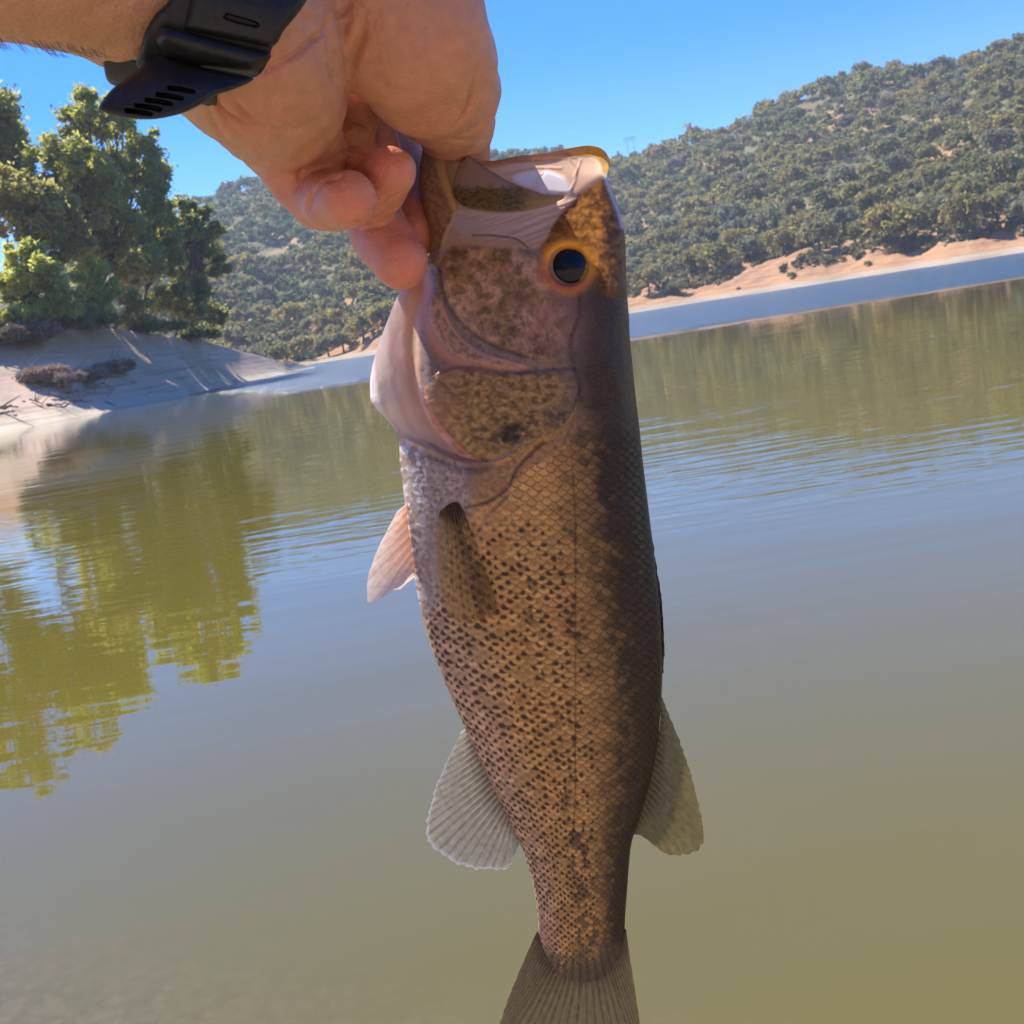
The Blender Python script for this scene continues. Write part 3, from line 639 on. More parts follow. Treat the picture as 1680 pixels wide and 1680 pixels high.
THICK = [(238, 60), (300, 68), (400, 82), (500, 92), (600, 100), (700, 100), (800, 100), (900, 99), (1000, 94), (1100, 84), (1200, 68), (1300, 52), (1400, 36), (1500, 25), (1550, 13), (1580, 5), (1620, 2.2)]
RIM = [(690, 243), (700, 240), (730, 249), (768, 258), (800, 264), (850, 256), (900, 250), (940, 242), (970, 240), (990, 249), (1000, 264)]

def poly_sd(x, y, poly):        # signed distance to a polygon, negative inside
    poly = np.array(poly, float); d = np.full(x.shape, 1e9); inside = np.zeros(x.shape, bool)
    for i in range(len(poly)):
        a = poly[i]; b = poly[(i+1) % len(poly)]; e = b-a; wx = x-a[0]; wy = y-a[1]
        t = np.clip((wx*e[0]+wy*e[1])/(e@e+1e-9), 0, 1); d = np.minimum(d, (wx-t*e[0])**2+(wy-t*e[1])**2)
        c = ((a[1] <= y) & (y < b[1]) | (b[1] <= y) & (y < a[1])); s = (e[0]*wy-e[1]*wx)
        inside ^= c & (((s > 0) & (b[1] > a[1])) | ((s < 0) & (b[1] < a[1])))
    d = np.sqrt(d); return np.where(inside, -d, d)
def line_d(x, y, pl):           # distance to an open polyline, and position along it
    pl = np.array(pl, float); d = np.full(x.shape, 1e9); s = np.zeros(x.shape); L = 0; tot = np.sum(np.hypot(*np.diff(pl, axis=0).T))
    for i in range(len(pl)-1):
        a, b = pl[i], pl[i+1]; e = b-a; le = math.hypot(*e); wx = x-a[0]; wy = y-a[1]
        t = np.clip((wx*e[0]+wy*e[1])/(le*le+1e-9), 0, 1); q = np.hypot(wx-t*e[0], wy-t*e[1])
        s = np.where(q < d, (L+t*le)/tot, s); d = np.minimum(d, q); L += le
    return d, s
def spline(pl, n=6):            # densify a polyline smoothly
    pl = np.array(pl, float); t = np.arange(len(pl), dtype=float); tt = np.linspace(0, len(pl)-1, (len(pl)-1)*n+1)
    return np.stack([smooth_interp(np.stack([t, pl[:, k]], 1), tt) for k in range(pl.shape[1])], 1)
def sm(sd, w): return 1-smooth(-w, w, sd)

JAW = spline([(698, 243), (716, 246), (728, 262), (733, 285), (742, 310), (748, 335), (745, 358), (735, 380), (726, 410), (720, 432), (700, 436), (690, 400), (680, 330), (680, 260)], 4)
JAWPAD = spline([(722, 252), (740, 262), (750, 290), (752, 330), (745, 345), (734, 320), (722, 290), (716, 268)], 4)
MAX = spline([(767, 256), (776, 262), (800, 279), (830, 297), (862, 310), (892, 320), (925, 323), (905, 334), (870, 344), (830, 348), (790, 345), (765, 340), (750, 328), (745, 312), (749, 285), (758, 266)], 4)
MEMB = spline([(750, 345), (800, 352), (860, 348), (915, 335), (945, 325), (925, 345), (905, 370), (890, 398), (850, 395), (790, 392), (760, 385), (742, 370)], 4)
WHITE = spline([(845, 290), (870, 284), (905, 284), (928, 292), (936, 304), (932, 316), (905, 320), (875, 313), (855, 303)], 4)
SNOUT = spline([(948, 320), (975, 300), (990, 292), (1010, 310), (1030, 370), (1036, 470), (990, 478), (962, 420), (930, 402), (900, 420), (886, 400), (905, 365), (922, 340)], 4)
LIPY = spline([(925, 246), (945, 238), (970, 236), (992, 247), (1004, 262), (1000, 285), (990, 286), (985, 268), (968, 256), (940, 254)], 4)
CHEEK = spline([(722, 440), (730, 420), (748, 405), (790, 402), (850, 408), (885, 430), (905, 470), (935, 520), (945, 560), (925, 590), (880, 590), (830, 575), (790, 555), (760, 530), (740, 500), (728, 470)], 4)
OPERC = spline([(716, 620), (740, 602), (790, 600), (850, 610), (900, 612), (940, 610), (945, 640), (932, 680), (900, 712), (860, 735), (815, 750), (775, 745), (745, 720), (720, 690), (700, 655)], 4)
PRE = spline([(700, 505), (712, 540), (735, 570), (765, 590), (800, 600), (852, 606), (830, 590), (795, 582), (762, 562), (738, 532), (722, 495), (712, 480)], 4)
GILLEDGE = spline([(600, 600), (608, 650), (622, 678), (648, 706), (672, 724), (705, 742), (740, 758), (772, 765), (800, 762), (840, 748), (885, 722), (925, 695), (945, 655), (950, 610), (945, 560)], 4)
THROAT = spline([(640, 470), (700, 430), (706, 470), (690, 520), (690, 580), (700, 640), (725, 690), (765, 735), (800, 755), (775, 766), (740, 758), (705, 742), (672, 724), (648, 706), (620, 680), (600, 640), (600, 600)], 4)
SILV = spline([(650, 700), (668, 724), (690, 745), (700, 790), (690, 860), (685, 930), (690, 990), (668, 960), (655, 860), (648, 760)], 4)

def fish_fields(x, y, u):
    """colour, relief (units), translucency, roughness at side-view coordinates x,y; u = 0 belly .. 1 back"""
    n1 = fbm(x*.03, y*.03, 4, 1); n2 = fbm(x*.12, y*.12, 4, 2); n3 = fbm(x*.35, y*.35, 3, 3)
    C = lambda *c: np.array(c, float)
    def mix(a, b, t): return a*(1-t[..., None])+b*t[..., None]
    col = np.zeros(x.shape+(3,)); rel = np.zeros(x.shape); tr = np.zeros(x.shape); ro = np.full(x.shape, .38)
    # ------------ body with scales
    W = np.interp(y, [650, 900, 1100, 1300, 1450, 1560], [24, 24, 22.5, 18, 13, 11])
    Hh = np.interp(y, [700, 900, 1100, 1300, 1450, 1560], [8.0, 8.0, 7.5, 6.5, 5.3, 4.8])
    ys = np.linspace(560, 1640, 2000); hs_ = np.interp(ys, [700, 900, 1100, 1300, 1450, 1560], [8.0, 8.0, 7.5, 6.5, 5.3, 4.8]); phi = np.concatenate([[0], np.cumsum(np.diff(ys)/hs_[1:])])
    lat = interp([(238, 900), (700, 935), (850, 944), (1300, 944), (1400, 938), (1500, 950), (1640, 955)], y)
    xl = smooth_interp(LEFT, y); xr = smooth_interp(RIGHT, y)
    wide = (xr-xl)
    ncol = np.interp(y, [650, 1000, 1250, 1400, 1560], [20.5, 20.5, 18.0, 14.5, 13.2])
    # around-body arc coordinate: belly scales are a little narrower
    uu = np.clip((x-xl)/wide, 0, 1); arc = np.arccos(1-2*uu)/np.pi; aw = .55*uu+.45*arc
    a = (aw-.62)*np.interp(y, [650, 950, 1250, 1400, 1560], [20.5, 20.5, 18, 15.5, 13.5]) + .35*(n1-.5)
    bend = 8.0*np.sin(np.pi*uu)*(1.0)            # rows sag a little
    b = np.interp(y-bend+4*(uu-.5), ys, phi) + .20*(n1-.5)
    best = np.full(x.shape, -1.0); da_ = np.zeros(x.shape); db_ = np.zeros(x.shape); idc = np.zeros(x.shape); done = np.zeros(x.shape, bool)
    row0 = np.floor(b)
    for k in (-4, -3, -2, -1, 0, 1):
        j = row0+k; off = .5*np.mod(j, 2); i = np.round(a-off)
        h1 = _hash(i, j, np.zeros_like(i), 71); h2 = _hash(i, j, np.zeros_like(i), 72)
        cx = i+off+(h1-.5)*.20; cy = j+(h2-.5)*.42
        da = (a-cx)/.56; db = (b-cy)/3.1
        # shield shape: flat sides, rounded / slightly pointed tail edge
        q = (np.abs(da)**2.3+np.clip(db, 0, None)**2.0)**(1/2.15)
        ok = (~done) & (db > -.05) & (q < 1)
        best = np.where(ok, q, best); da_ = np.where(ok, da, da_); db_ = np.where(ok, db, db_); idc = np.where(ok, _hash(i, j, np.zeros_like(i), 99), idc); done |= ok
    q = np.where(done, best, .5)
    edge = smooth(.84, .99, q)
    exposed = np.clip((db_-.25)/.7, 0, 1)
    dark = np.clip(smooth(.50, .90, uu+.09*(n1-.5)+.12*(idc-.5)), 0, 1)      # back
    base = mix(C(.66, .355, .112)*np.ones(x.shape+(3,)), C(.52, .27, .080), n1)
    base = mix(base, C(.60, .36, .21), smooth(.35, .03, uu)*smooth(650, 900, y))
    base = mix(base, C(.020, .013, .007), dark*.97)
    base = base*(.78+.5*n2)[..., None]*(.74+.46*idc)[..., None]
    base = base*(.92+.16*n3)[..., None]
    up = smooth(.30, .48, uu)
    # net of dark scale margins on the flank, soft on the belly side
    net = edge*lerp(.35, .85, up)*(.6+.4*n3*2*.5); base = mix(base, base*C(.17, .12, .09), net)
    lt = smooth(.45, .78, q)*(1-edge)*(.30+.35*up); base = mix(base, np.minimum(base*1.42, 1), lt)
    # dark spot at the root of belly-side scales
    rj = np.mod(idc*7.31, 1); rk = np.mod(idc*13.7, 1); spot = np.exp(-(((da_-(rj-.5)*.28)/(.34+.34*rk))**2+((db_-.50-(rk-.5)*.16)/(.15+.09*rj))**2))*smooth(.14, .34, n2+.25*rj)
    sprob = smooth(.74, .62, uu)*np.where(idc > lerp(.12, .55, smooth(.25, .62, uu)), 1, .25)*smooth(800, 930, y+60*(n1-.5)*2)
    base = mix(base, C(.040, .018, .009)*np.ones_like(base), np.clip(spot*sprob*1.6, 0, .95))
    # blotches: lateral stripe and row under the back
    stripe = np.exp(-((x-lat+ (3-18*smooth(1300, 1420, y)))/(10+12*smooth(1250, 1450, y)))**2)
    bl = smooth(.50, .62, fbm(x*.045, y*.035, 3, 14)+.16*smooth(1280, 1400, y)-.03)
    wh = (idc > .35)
    base = mix(base, C(.045, .028, .018)*np.ones_like(base), np.clip(stripe*bl*wh*.75, 0, 1)*smooth(840, 900, y))
    st2 = np.exp(-((x-(xl+wide*.80))/(wide*.055))**2)*smooth(.42, .60, fbm(x*.03, y*.02, 3, 15))
    base = mix(base, C(.03, .02, .014)*np.ones_like(base), np.clip(st2*.32, 0, 1)*smooth(960, 1040, y)*(.5+.5*(idc > .4)))
    st3 = np.exp(-((x-(xl+wide*.46))/(wide*.05))**2)*smooth(.48, .58, fbm(x*.06, y*.04, 3, 16))*wh
    base = mix(base, C(.07, .038, .02)*np.ones_like(base), np.clip(st3*.75*(1-edge), 0, 1)*smooth(880, 980, y))
    ll = np.exp(-((x-lat)/1.7)**2)*smooth(720, 780, y)*(1-smooth(1350, 1420, y)); base = mix(base, base*.35, ll*.8)
    # base of the tail
    base = mix(base, C(.13, .095, .05)*(.5+n3[..., None])*np.ones_like(base), smooth(1528, 1590, y+40*(n1-.5)*2)*.85)
    ra_ = np.arctan2(x-952, y-1400); base = base*(1-.45*smooth(1535, 1580, y+20*(n2-.5))*(.5+.5*np.cos(ra_*95))**2)[..., None]
    base = mix(base, C(.50, .26, .16)*np.ones_like(base), smooth(.22, .02, uu)*smooth(1490, 1530, y)*smooth(1560, 1535, y)*.5)
    srel = (np.clip(q, 0, 1)**2*1.7*np.clip(db_, 0, 1)-.0)*smooth(.02, .12, uu)*smooth(1.0, .92, uu)
    srel = srel*np.interp(y, [700, 1100, 1560], [1.0, 1.0, .6])
    ro_b = lerp(.42, .30, lt/.65)
    col = base; rel = srel; ro = ro_b
    # smooth silvery skin of the breast
    sil = sm(poly_sd(x, y, SILV), 14)*smooth(690, 720, y); f1, f2, cid = worley(x*.16, y*.16, 4)
    brc = mix(C(.42, .33, .29)*np.ones_like(base), C(.30, .22, .18), smooth(.35, .75, n2)); brc = brc*(.7+.5*cid)[..., None]
    brm = sm(poly_sd(x, y, spline([(640, 690), (690, 735), (780, 768), (770, 840), (735, 880), (715, 990), (690, 1010), (660, 950), (640, 800)], 4)), 16)
    col = mix(col, brc, brm*.85); rel = rel*(1-brm*.8)+brm*.5*f1
    col = mix(col, C(.75, .74, .74)*np.ones_like(base), sil*smooth(.5, .8, cid)*.8); ro = ro*(1-sil*.5)
    sp_ = smooth(.58, .70, fbm(x*.16, y*.16, 3, 31))*sm(poly_sd(x, y, spline([(690, 745), (770, 770), (772, 830), (740, 870), (700, 850), (680, 790)], 4)), 10)
    col = mix(col, C(.09, .075, .06)*np.ones_like(base), sp_*.6)
    # strip of shoulder skin behind the gill cover
    sh_ = sm(poly_sd(x, y, spline([(770, 765), (830, 752), (890, 722), (950, 660), (952, 700), (905, 745), (850, 780), (830, 815), (790, 830), (762, 800)], 4)), 6)
    col = mix(col, C(.30, .165, .085)*np.ones_like(base)*(.45+1.1*n2)[..., None], sh_*.8); rel = rel*(1-sh_)+sh_*1.5*n2
    d, s = line_d(x, y, spline([(832, 815), (800, 845), (780, 880), (768, 920)], 5)); g = np.exp(-(d/3.5)**2)*(1-s); rel -= 3*g; col = mix(col, col*.4, g*.8)
    d, s = line_d(x, y, spline([(890, 725), (850, 765), (832, 800), (800, 822), (765, 832)], 5)); g = np.exp(-(d/3.0)**2); rel -= 3*g; col = mix(col, col*.35, g*.8)
    # ------------ head (everything ahead of the gill edge)
    HEAD = np.concatenate([np.array(GILLEDGE), [[950, 540], [960, 660], [985, 690], [1050, 650], [1060, 200], [560, 200], [560, 600]]])
    hp = poly_sd(x, y, HEAD); hm = sm(hp, 1.5)
    top_fade = smooth(600, 740, y-(x-950)*.3+30*(n1-.5)); hm = np.where(x > 945, 1-top_fade, hm)
    f1, f2, cid = worley(x*.085+2*n1, y*.085+2*n2, 6); g1, g2, gid = worley(x*.2, y*.2, 8)
    hc = mix(C(.21, .14, .10)*np.ones_like(base), C(.30, .21, .16), n2)
    hc = mix(hc, hc*.42, smooth(.50, .62, n2*.6+n3*.4)*.7)
    dk = smooth(.66, .88, uu+.08*(n1-.5)); hc = mix(hc, C(.034, .022, .013)*np.ones_like(base), dk*.9)
    hc = mix(hc, C(.14, .095, .05)*np.ones_like(base)*(.6+.8*n3)[..., None], dk*smooth(.60, .7, n3)*.5)
    hr = np.zeros_like(x)
    ht = np.zeros_like(x)
    # throat: pale skin with long folds
    tm = sm(poly_sd(x, y, THROAT), 6)
    d0, s0 = line_d(x, y, spline([(706, 430), (690, 520), (690, 580), (700, 640), (725, 690), (765, 735), (800, 755)], 5))
    fold = np.sin(d0*.24+3*n1+s0*3)*.5+.5
    tc = mix(C(.74, .42, .30)*np.ones_like(base), C(.84, .66, .62), smooth(8, 45, d0)); tc = mix(tc, C(.92, .82, .72), smooth(38, 70, d0))
    tc = mix(tc, C(.70, .33, .27)*np.ones_like(base), smooth(.6, .95, fold)*.30); tc = mix(tc, tc*.86, fbm(x*.05, y*.012, 3, 19))
    tc = mix(tc, C(.55, .38, .22), np.exp(-((d0-14)/11)**2)*smooth(.75, .3, s0)*.8)
    hc = mix(hc, tc, tm); hr += tm*(1.8*fold-1.0); ht = np.maximum(ht, tm*.6*smooth(0, 25, d0)*smooth(95, 62, d0))
    xw = x+16*(fbm(x*.05, y*.05, 3, 51)-.5)+5*(n3-.5); yw = y+16*(fbm(x*.05+9, y*.05, 3, 52)-.5)+5*(n2-.5)
    # operculum
    om = sm(poly_sd(xw, yw, OPERC), 6)*(1-.85*smooth(895, 950, x+40*(n1-.5)))
    oc = mix(C(.30, .18, .075)*np.ones_like(base), C(.44, .29, .14), smooth(.35, .7, n2)); oc = mix(oc, C(.085, .05, .022), smooth(.42, .68, fbm(x*.07, y*.10, 5, 22))*.68)
    oc = mix(oc, oc*.55, (1-smooth(.02, .16, f2-f1))*.45)
    oc = mix(oc, C(.34, .20, .15)*np.ones_like(base), smooth(780, 715, x)*.55)
    hc = mix(hc, oc, om); hr += om*(2.6+2.0*f1)
    spm = np.exp(-(((xw-838)/25)**2+((yw-712+.25*(x-838))/15)**2))*smooth(.36, .56, fbm(x*.09, y*.09, 4, 77)+.10); hc = mix(hc, C(.03, .026, .02)*np.ones_like(base), np.clip(spm*1.5, 0, .92))
    spm = np.exp(-(((x-917)/18)**2+((y-690)/22)**2)); hc = mix(hc, C(.05, .04, .035)*np.ones_like(base), np.clip(spm*smooth(.4, .6, n2)*1.2, 0, .8))
    # red margin below it
    d, s = line_d(x, y, spline([(697, 610), (704, 650), (724, 692), (760, 730), (784, 748)], 5)); g = np.exp(-(d/4.0)**2); hc = mix(hc, C(.62, .20, .15)*np.ones_like(base), g*.75*smooth(0, .4, s)); hr -= 2*g
    d, s = line_d(x, y, spline([(700, 640), (716, 690), (750, 728), (778, 750), (815, 752)], 5)); g = np.exp(-((d-7)/4)**2); hc = mix(hc, C(.60, .58, .60)*np.ones_like(base), g*.3*tm)
    # cheek
    cm = sm(poly_sd(xw, yw, CHEEK), 11)*(1-.8*smooth(895, 950, x+30*(n1-.5)))
    cc = mix(C(.42, .26, .17)*np.ones_like(base), C(.25, .165, .085), smooth(.35, .65, n1+.0012*(x-820)+.0008*(y-480)))
    bgp = fbm(x*.022, y*.022, 3, 91); cc = mix(cc, C(.46, .29, .24)*np.ones_like(base), smooth(.50, .62, bgp)*.55); cc = mix(cc, C(.19, .13, .06)*np.ones_like(base), smooth(.50, .38, bgp)*.5)
    cc = mix(cc, cc*.34, smooth(.40, .66, fbm(x*.06, y*.06, 5, 25))*.62); cc = mix(cc, np.minimum(cc*1.35, 1), smooth(.52, .64, fbm(x*.16, y*.16, 3, 26))*.4); cc = mix(cc, np.minimum(cc*1.55, 1), (1-smooth(.03, .16, f2-f1))*.55)
    hc = mix(hc, cc, cm); hr += cm*(4.5+1.5*np.clip(f2-f1, 0, .4))
    d, s = line_d(x, y, spline([(722, 440), (728, 480), (745, 515), (775, 545), (815, 568), (865, 585)], 5)); g = np.exp(-(d/4)**2); hr -= 2.5*g; hc = mix(hc, C(.07, .05, .045)*np.ones_like(base), g*.6)
    hc = hc*(1+(np.array([1.02, .92, .76])-1)*np.clip(cm+om, 0, 1)[..., None])
    # dark pitted pores
    pr = smooth(.30, .12, f1)*cm*smooth(790, 850, x)*smooth(500, 530, y); hc = mix(hc, hc*.35, pr*.7)
    # preopercle and the pink gap below it
    pm = sm(poly_sd(x, y, PRE), 3); pc = mix(C(.42, .24, .15)*np.ones_like(base), C(.22, .13, .08), smooth(.4, .7, n2)); hc = mix(hc, pc, pm); hr += pm*2.5
    d, s = line_d(x, y, spline([(690, 470), (696, 520), (712, 562), (740, 590), (780, 602), (825, 606), (865, 606)], 6)); g = np.exp(-(d/lerp(15, 5, s))**2); hc = mix(hc, C(.66, .30, .21)*np.ones_like(base), g*.85*(1-.3*s)); hr -= g*4; ht = np.maximum(ht, g*.2)
    d, s = line_d(x, y, spline([(722, 495), (738, 532), (762, 562), (795, 582), (835, 594), (860, 603)], 5)); g = np.exp(-(d/2.6)**2); hc = mix(hc, C(.62, .32, .22)*np.ones_like(base), g*.7)
    for pl in ([(716, 622), (736, 606), (780, 603), (840, 612), (900, 606), (945, 604)], [(720, 622), (745, 645), (770, 665)]):
        d, s = line_d(x, y, spline(pl, 5)); g = np.exp(-(d/(2.0+4*n2))**2)*smooth(.25, .5, n1+.2*s)*smooth(0, .2, s); hr -= g*1.5; hc = mix(hc, C(.06, .04, .028)*np.ones_like(base), g*.35)
    pkm = np.exp(-(((x-905)/50)**2+((y-530)/50)**2)); hc = mix(hc, C(.36, .14, .10)*np.ones_like(base), np.clip(pkm*.55*smooth(.35, .6, n1+.1), 0, 1))
    d, s = line_d(x, y, spline([(950, 480), (948, 520), (935, 560), (940, 600), (948, 640), (935, 685)], 5)); g = np.exp(-(d/3.5)**2); hr -= g*2.0; hc = mix(hc, hc*.35, g*.7*smooth(.3, .5, n3))
    # snout and forehead
    sn = sm(poly_sd(x, y, SNOUT), 9)
    scx = mix(C(.50, .215, .05)*np.ones_like(base), C(.20, .09, .03), smooth(.36, .62, fbm(x*.06, y*.06, 4, 93))); scx = mix(scx, C(.46, .22, .07), smooth(.6, .2, f1)*.45*smooth(985, 955, x))
    scx = mix(scx, C(.05, .028, .014)*np.ones_like(base), smooth(972, 1012, x+26*(n2-.5)*2)*.8)
    hc = mix(hc, scx, sn); hr += sn*(1.5+1.8*n2); ht = np.maximum(ht, sn*.72*smooth(1010, 965, x))
    for (px, py) in ((974, 360), (977, 378), (1003, 428), (960, 345)):
        d = np.hypot(x-px, y-py); g = np.exp(-(d/5)**2); hc = mix(hc, C(.58, .28, .06)*np.ones_like(base), g*.55); hr += g*1.5
    # pale skin between jaw, plate and cheek
    z = smooth(252, 262, y)*sm(poly_sd(x, y, spline([(690, 236), (1000, 236), (1000, 290), (940, 325), (905, 370), (885, 405), (800, 404), (742, 402), (722, 430), (716, 330), (700, 240)], 3)), 4)
    mc = mix(C(.74, .46, .31)*np.ones_like(base), C(.84, .60, .44), n1); hc = mix(hc, mc, z*(1-sn)); ht = np.maximum(ht, z*(1-sn)*.75)
    mm = sm(poly_sd(x, y, MEMB), 4); wr_ = (fbm(x*.018, (y+.34*x)*.16, 3, 83)-.5)*4
    hc = mix(hc, C(.86, .66, .58)*np.ones_like(base), mm*.95); hr += mm*(wr_*.9-1.5)*smooth(740, 780, x); ht = np.maximum(ht, mm*.85)
    for pl in ([(775, 386), (800, 385), (830, 388), (850, 393), (866, 406)],):
        d, s = line_d(x, y, spline(pl, 4)); g = np.exp(-(d/2.0)**2); hr -= g*2; hc = mix(hc, C(.20, .13, .12)*np.ones_like(base), g*(.75 if pl[0][0] == 775 else .4))
    wm = sm(poly_sd(x+18*(fbm(x*.025, y*.025, 2, 94)-.5), y+14*(fbm(x*.025, y*.025, 2, 95)-.5), WHITE), 5); wm = wm*(1-.6*np.exp(-((x-882+.35*(y-300))/7)**2)*smooth(.4, .6, n3+.1)); hc = mix(hc, C(.86, .86, .92)*np.ones_like(base), wm*.92); ht = np.maximum(ht, wm*.85); hr -= wm*2.5
    for pl in ([(935, 262), (946, 275), (944, 295), (936, 312)], [(953, 262), (948, 278), (942, 290)], [(800, 270), (850, 264), (900, 262), (945, 258)], [(830, 284), (870, 276), (920, 276)]):
        d, s = line_d(x, y, spline(pl, 4)); g = np.exp(-(d/2.0)**2); hc = mix(hc, C(.36, .17, .12)*np.ones_like(base), g*.35*smooth(.3, .6, n2)); hr -= g*1.0
    # tooth bar along the lip, olive on top
    d, s = line_d(x, y, spline([(800, 265), (850, 258), (900, 252), (940, 244), (970, 242)], 4)); g = np.exp(-(d/7)**2); hc = mix(hc, C(.44, .26, .13)*np.ones_like(base), g*.75); hr += g*2.5
    lm = sm(poly_sd(x, y, LIPY), 3); lc_ = mix(C(.62, .37, .04)*np.ones_like(base), C(.46, .27, .08), smooth(.42, .62, n2)); lc_ = mix(lc_, C(.52, .32, .14), smooth(975, 930, x)); hc = mix(hc, lc_, lm*.92); hr += lm*4; ht = np.maximum(ht*(1-lm), lm*.5)
    d, s = line_d(x, y, spline([(992, 288), (1000, 315), (1012, 345), (1020, 372)], 5)); g = np.exp(-(d/4)**2); hc = mix(hc, C(.45, .48, .58)*np.ones_like(base), g*.75)
    # lower jaw bar
    jm = sm(poly_sd(x, y, JAW), 3); jc = mix(C(.40, .23, .13)*np.ones_like(base), C(.26, .15, .085), smooth(.4, .65, n2)); jc = mix(jc, C(.20, .125, .07), smooth(25, 0, x-smooth_interp(LEFT, y))*.5)
    hc = mix(hc, jc, jm); hr += jm*5; ht = ht*(1-jm*.7)
    jp = sm(poly_sd(x, y, JAWPAD), 4); hc = mix(hc, C(.62, .40, .17)*np.ones_like(base), jp*.8); ht = np.maximum(ht, jp*.3)
    d, s = line_d(x, y, spline([(690, 241), (705, 247), (725, 256), (742, 262)], 4)); g = np.exp(-(d/6)**2); hc = mix(hc, C(.36, .27, .16)*np.ones_like(base), g*.8); hr += g*4
    # maxilla plate
    ps = poly_sd(x, y, MAX); xm = sm(ps, 1.6)
    xc = mix(C(.27, .18, .14)*np.ones_like(base), C(.13, .092, .035), smooth(302, 316, y+10*(n2-.5)*2)*smooth(930, 850, x+.0*y)); xc = mix(xc, xc*.45, smooth(.48, .62, fbm(x*.13, y*.22, 4, 27))*smooth(300, 315, y)*.8)
    xc = mix(xc, C(.40, .235, .06)*np.ones_like(base), smooth(845, 880, x)*.6); xc = mix(xc, xc*1.5, smooth(.55, .8, fbm(x*.2, y*.5, 3, 28))*.3)
    hc = mix(hc, xc, xm); hr = hr*(1-xm)+xm*(9+2*np.clip(-ps/12, 0, 1)); ht = ht*(1-xm*.9); g = np.exp(-(ps/2.2)**2); hc = mix(hc, hc*.45, g*.6)
    # eye socket ring
    de = np.hypot(x-932, (y-437)*1.0); g = sm(de-50, 5)*(de > 0); ec = mix(C(.80, .33, .02)*np.ones_like(base), C(.48, .12, .035), smooth(420, 470, y+.4*(932-x))); em = np.exp(-((de-38)/9)**2)
    em = em*np.clip(1-smooth(938, 972, x)*.4, 0, 1); hc = mix(hc, ec, em*.95); hr += em*3.5-sm(de-31, 4)*6; ht = ht*(1-em)
    ff = hm
    col = mix(col, hc, ff); step = 7.0*sm(hp-2, 2.2)*smooth(0, .06, uu)*(x < 948)*smooth(540, 640, y)
    rel = lerp(rel, hr, ff)+step; tr = ht*ff; ro = lerp(ro, .34+.1*n2, ff); ro = ro+.22*smooth(.6, .85, u)
    ro = ro*(1-.35*tr)
    return col, rel, tr, ro

def build_fish_body():
    ncf, ncb = 300, 110
    NR = 830
    yb = np.linspace(0, 1, NR)
    thf = np.pi*(1-np.linspace(0, 1, ncf))          # pi (belly) -> 0 (back) on the camera side
    thf = np.arccos(np.clip(lerp(np.cos(thf), -1+2*np.linspace(0, 1, ncf), .72), -1, 1))
    thb = -np.pi*np.linspace(0, 1, ncb+2)[1:-1]     # 0 -> -pi round the far side
    th = np.concatenate([thf, thb]); nc = len(th)
    u = (1+np.cos(th))/2
    U_, V_ = np.meshgrid(u, yb); TH = np.broadcast_to(th, U_.shape)
    # first pass: x between the edges for a straight row, then bend the head rows to meet the rim of the open mouth
    y0 = 238+(1612-238)*V_
    xl = smooth_interp(LEFT, y0); xr = smooth_interp(RIGHT, y0); x = xl+(xr-xl)*U_
    rim = smooth_interp(RIM, np.clip(690+310*U_, 690, 1000))
    k = np.clip((430-y0)/(430-238), 0, 1); y = y0+(rim-238)*k
    end = smooth(1560, 1612, y0); y = y-end*10*(2*U_-1)**2
    xl2 = smooth_interp(LEFT, np.maximum(y, 238)); xr2 = smooth_interp(RIGHT, np.maximum(y, 262)); x = xl2+(xr2-xl2)*U_
    T = smooth_interp(THICK, y)
    c = np.cos(TH); s = np.sin(TH)
    z = T*np.sign(s)*np.abs(s)**lerp(.75, .9, smooth(620, 820, y))
    belly = 1-.25*smooth(.25, 0, U_)*smooth(800, 1000, y); z = z*belly
    # concave below the jaw: throat skin thinner than the cheek
    z = z*(1-.35*sm(poly_sd(x, y, THROAT), 16))
    col, rel, tr, ro = fish_fields(x, y, U_)
    # normals from the smooth shape
    p = np.stack([x, y, z], -1)
    def closedgrad(q): return (np.roll(q, -1, 1)-np.roll(q, 1, 1))
    tu = closedgrad(p); tv = np.gradient(p, axis=0); nrm = np.cross(tu, tv); nrm /= np.linalg.norm(nrm, axis=-1)[..., None]+1e-9
    sgn = np.sign(np.sum(nrm*np.stack([c, 0*c, s], -1), -1)); sgn[sgn == 0] = 1; nrm *= sgn[..., None]
    edgef = np.clip(np.abs(s)*3, 0, 1)
    p = p+nrm*(rel*edgef)[..., None]
    # inner lining of the mouth: offset inwards, from the rim down to the gullet
    m = 9; pin = p[:m]-nrm[:m]*(3.5*np.sqrt(1-(np.arange(m)/m)**2))[:, None, None]
    colin = np.array([.74, .50, .44])*(.85+.3*fbm(pin[..., 0]*.04, pin[..., 1]*.04, 3, 41))[..., None]
    allp = np.concatenate([pin[::-1], p]); col = np.concatenate([colin[::-1]*np.ones((m, nc, 1)), col]); tr = np.concatenate([np.full((m, nc), .3), tr]); ro = np.concatenate([np.full((m, nc), .3), ro])
    w = FP(allp[..., 0], allp[..., 1], allp[..., 2])
    f = grid_faces(len(allp), nc, True)
    return w.reshape(-1, 3), f, col.reshape(-1, 3), tr.ravel(), ro.ravel()

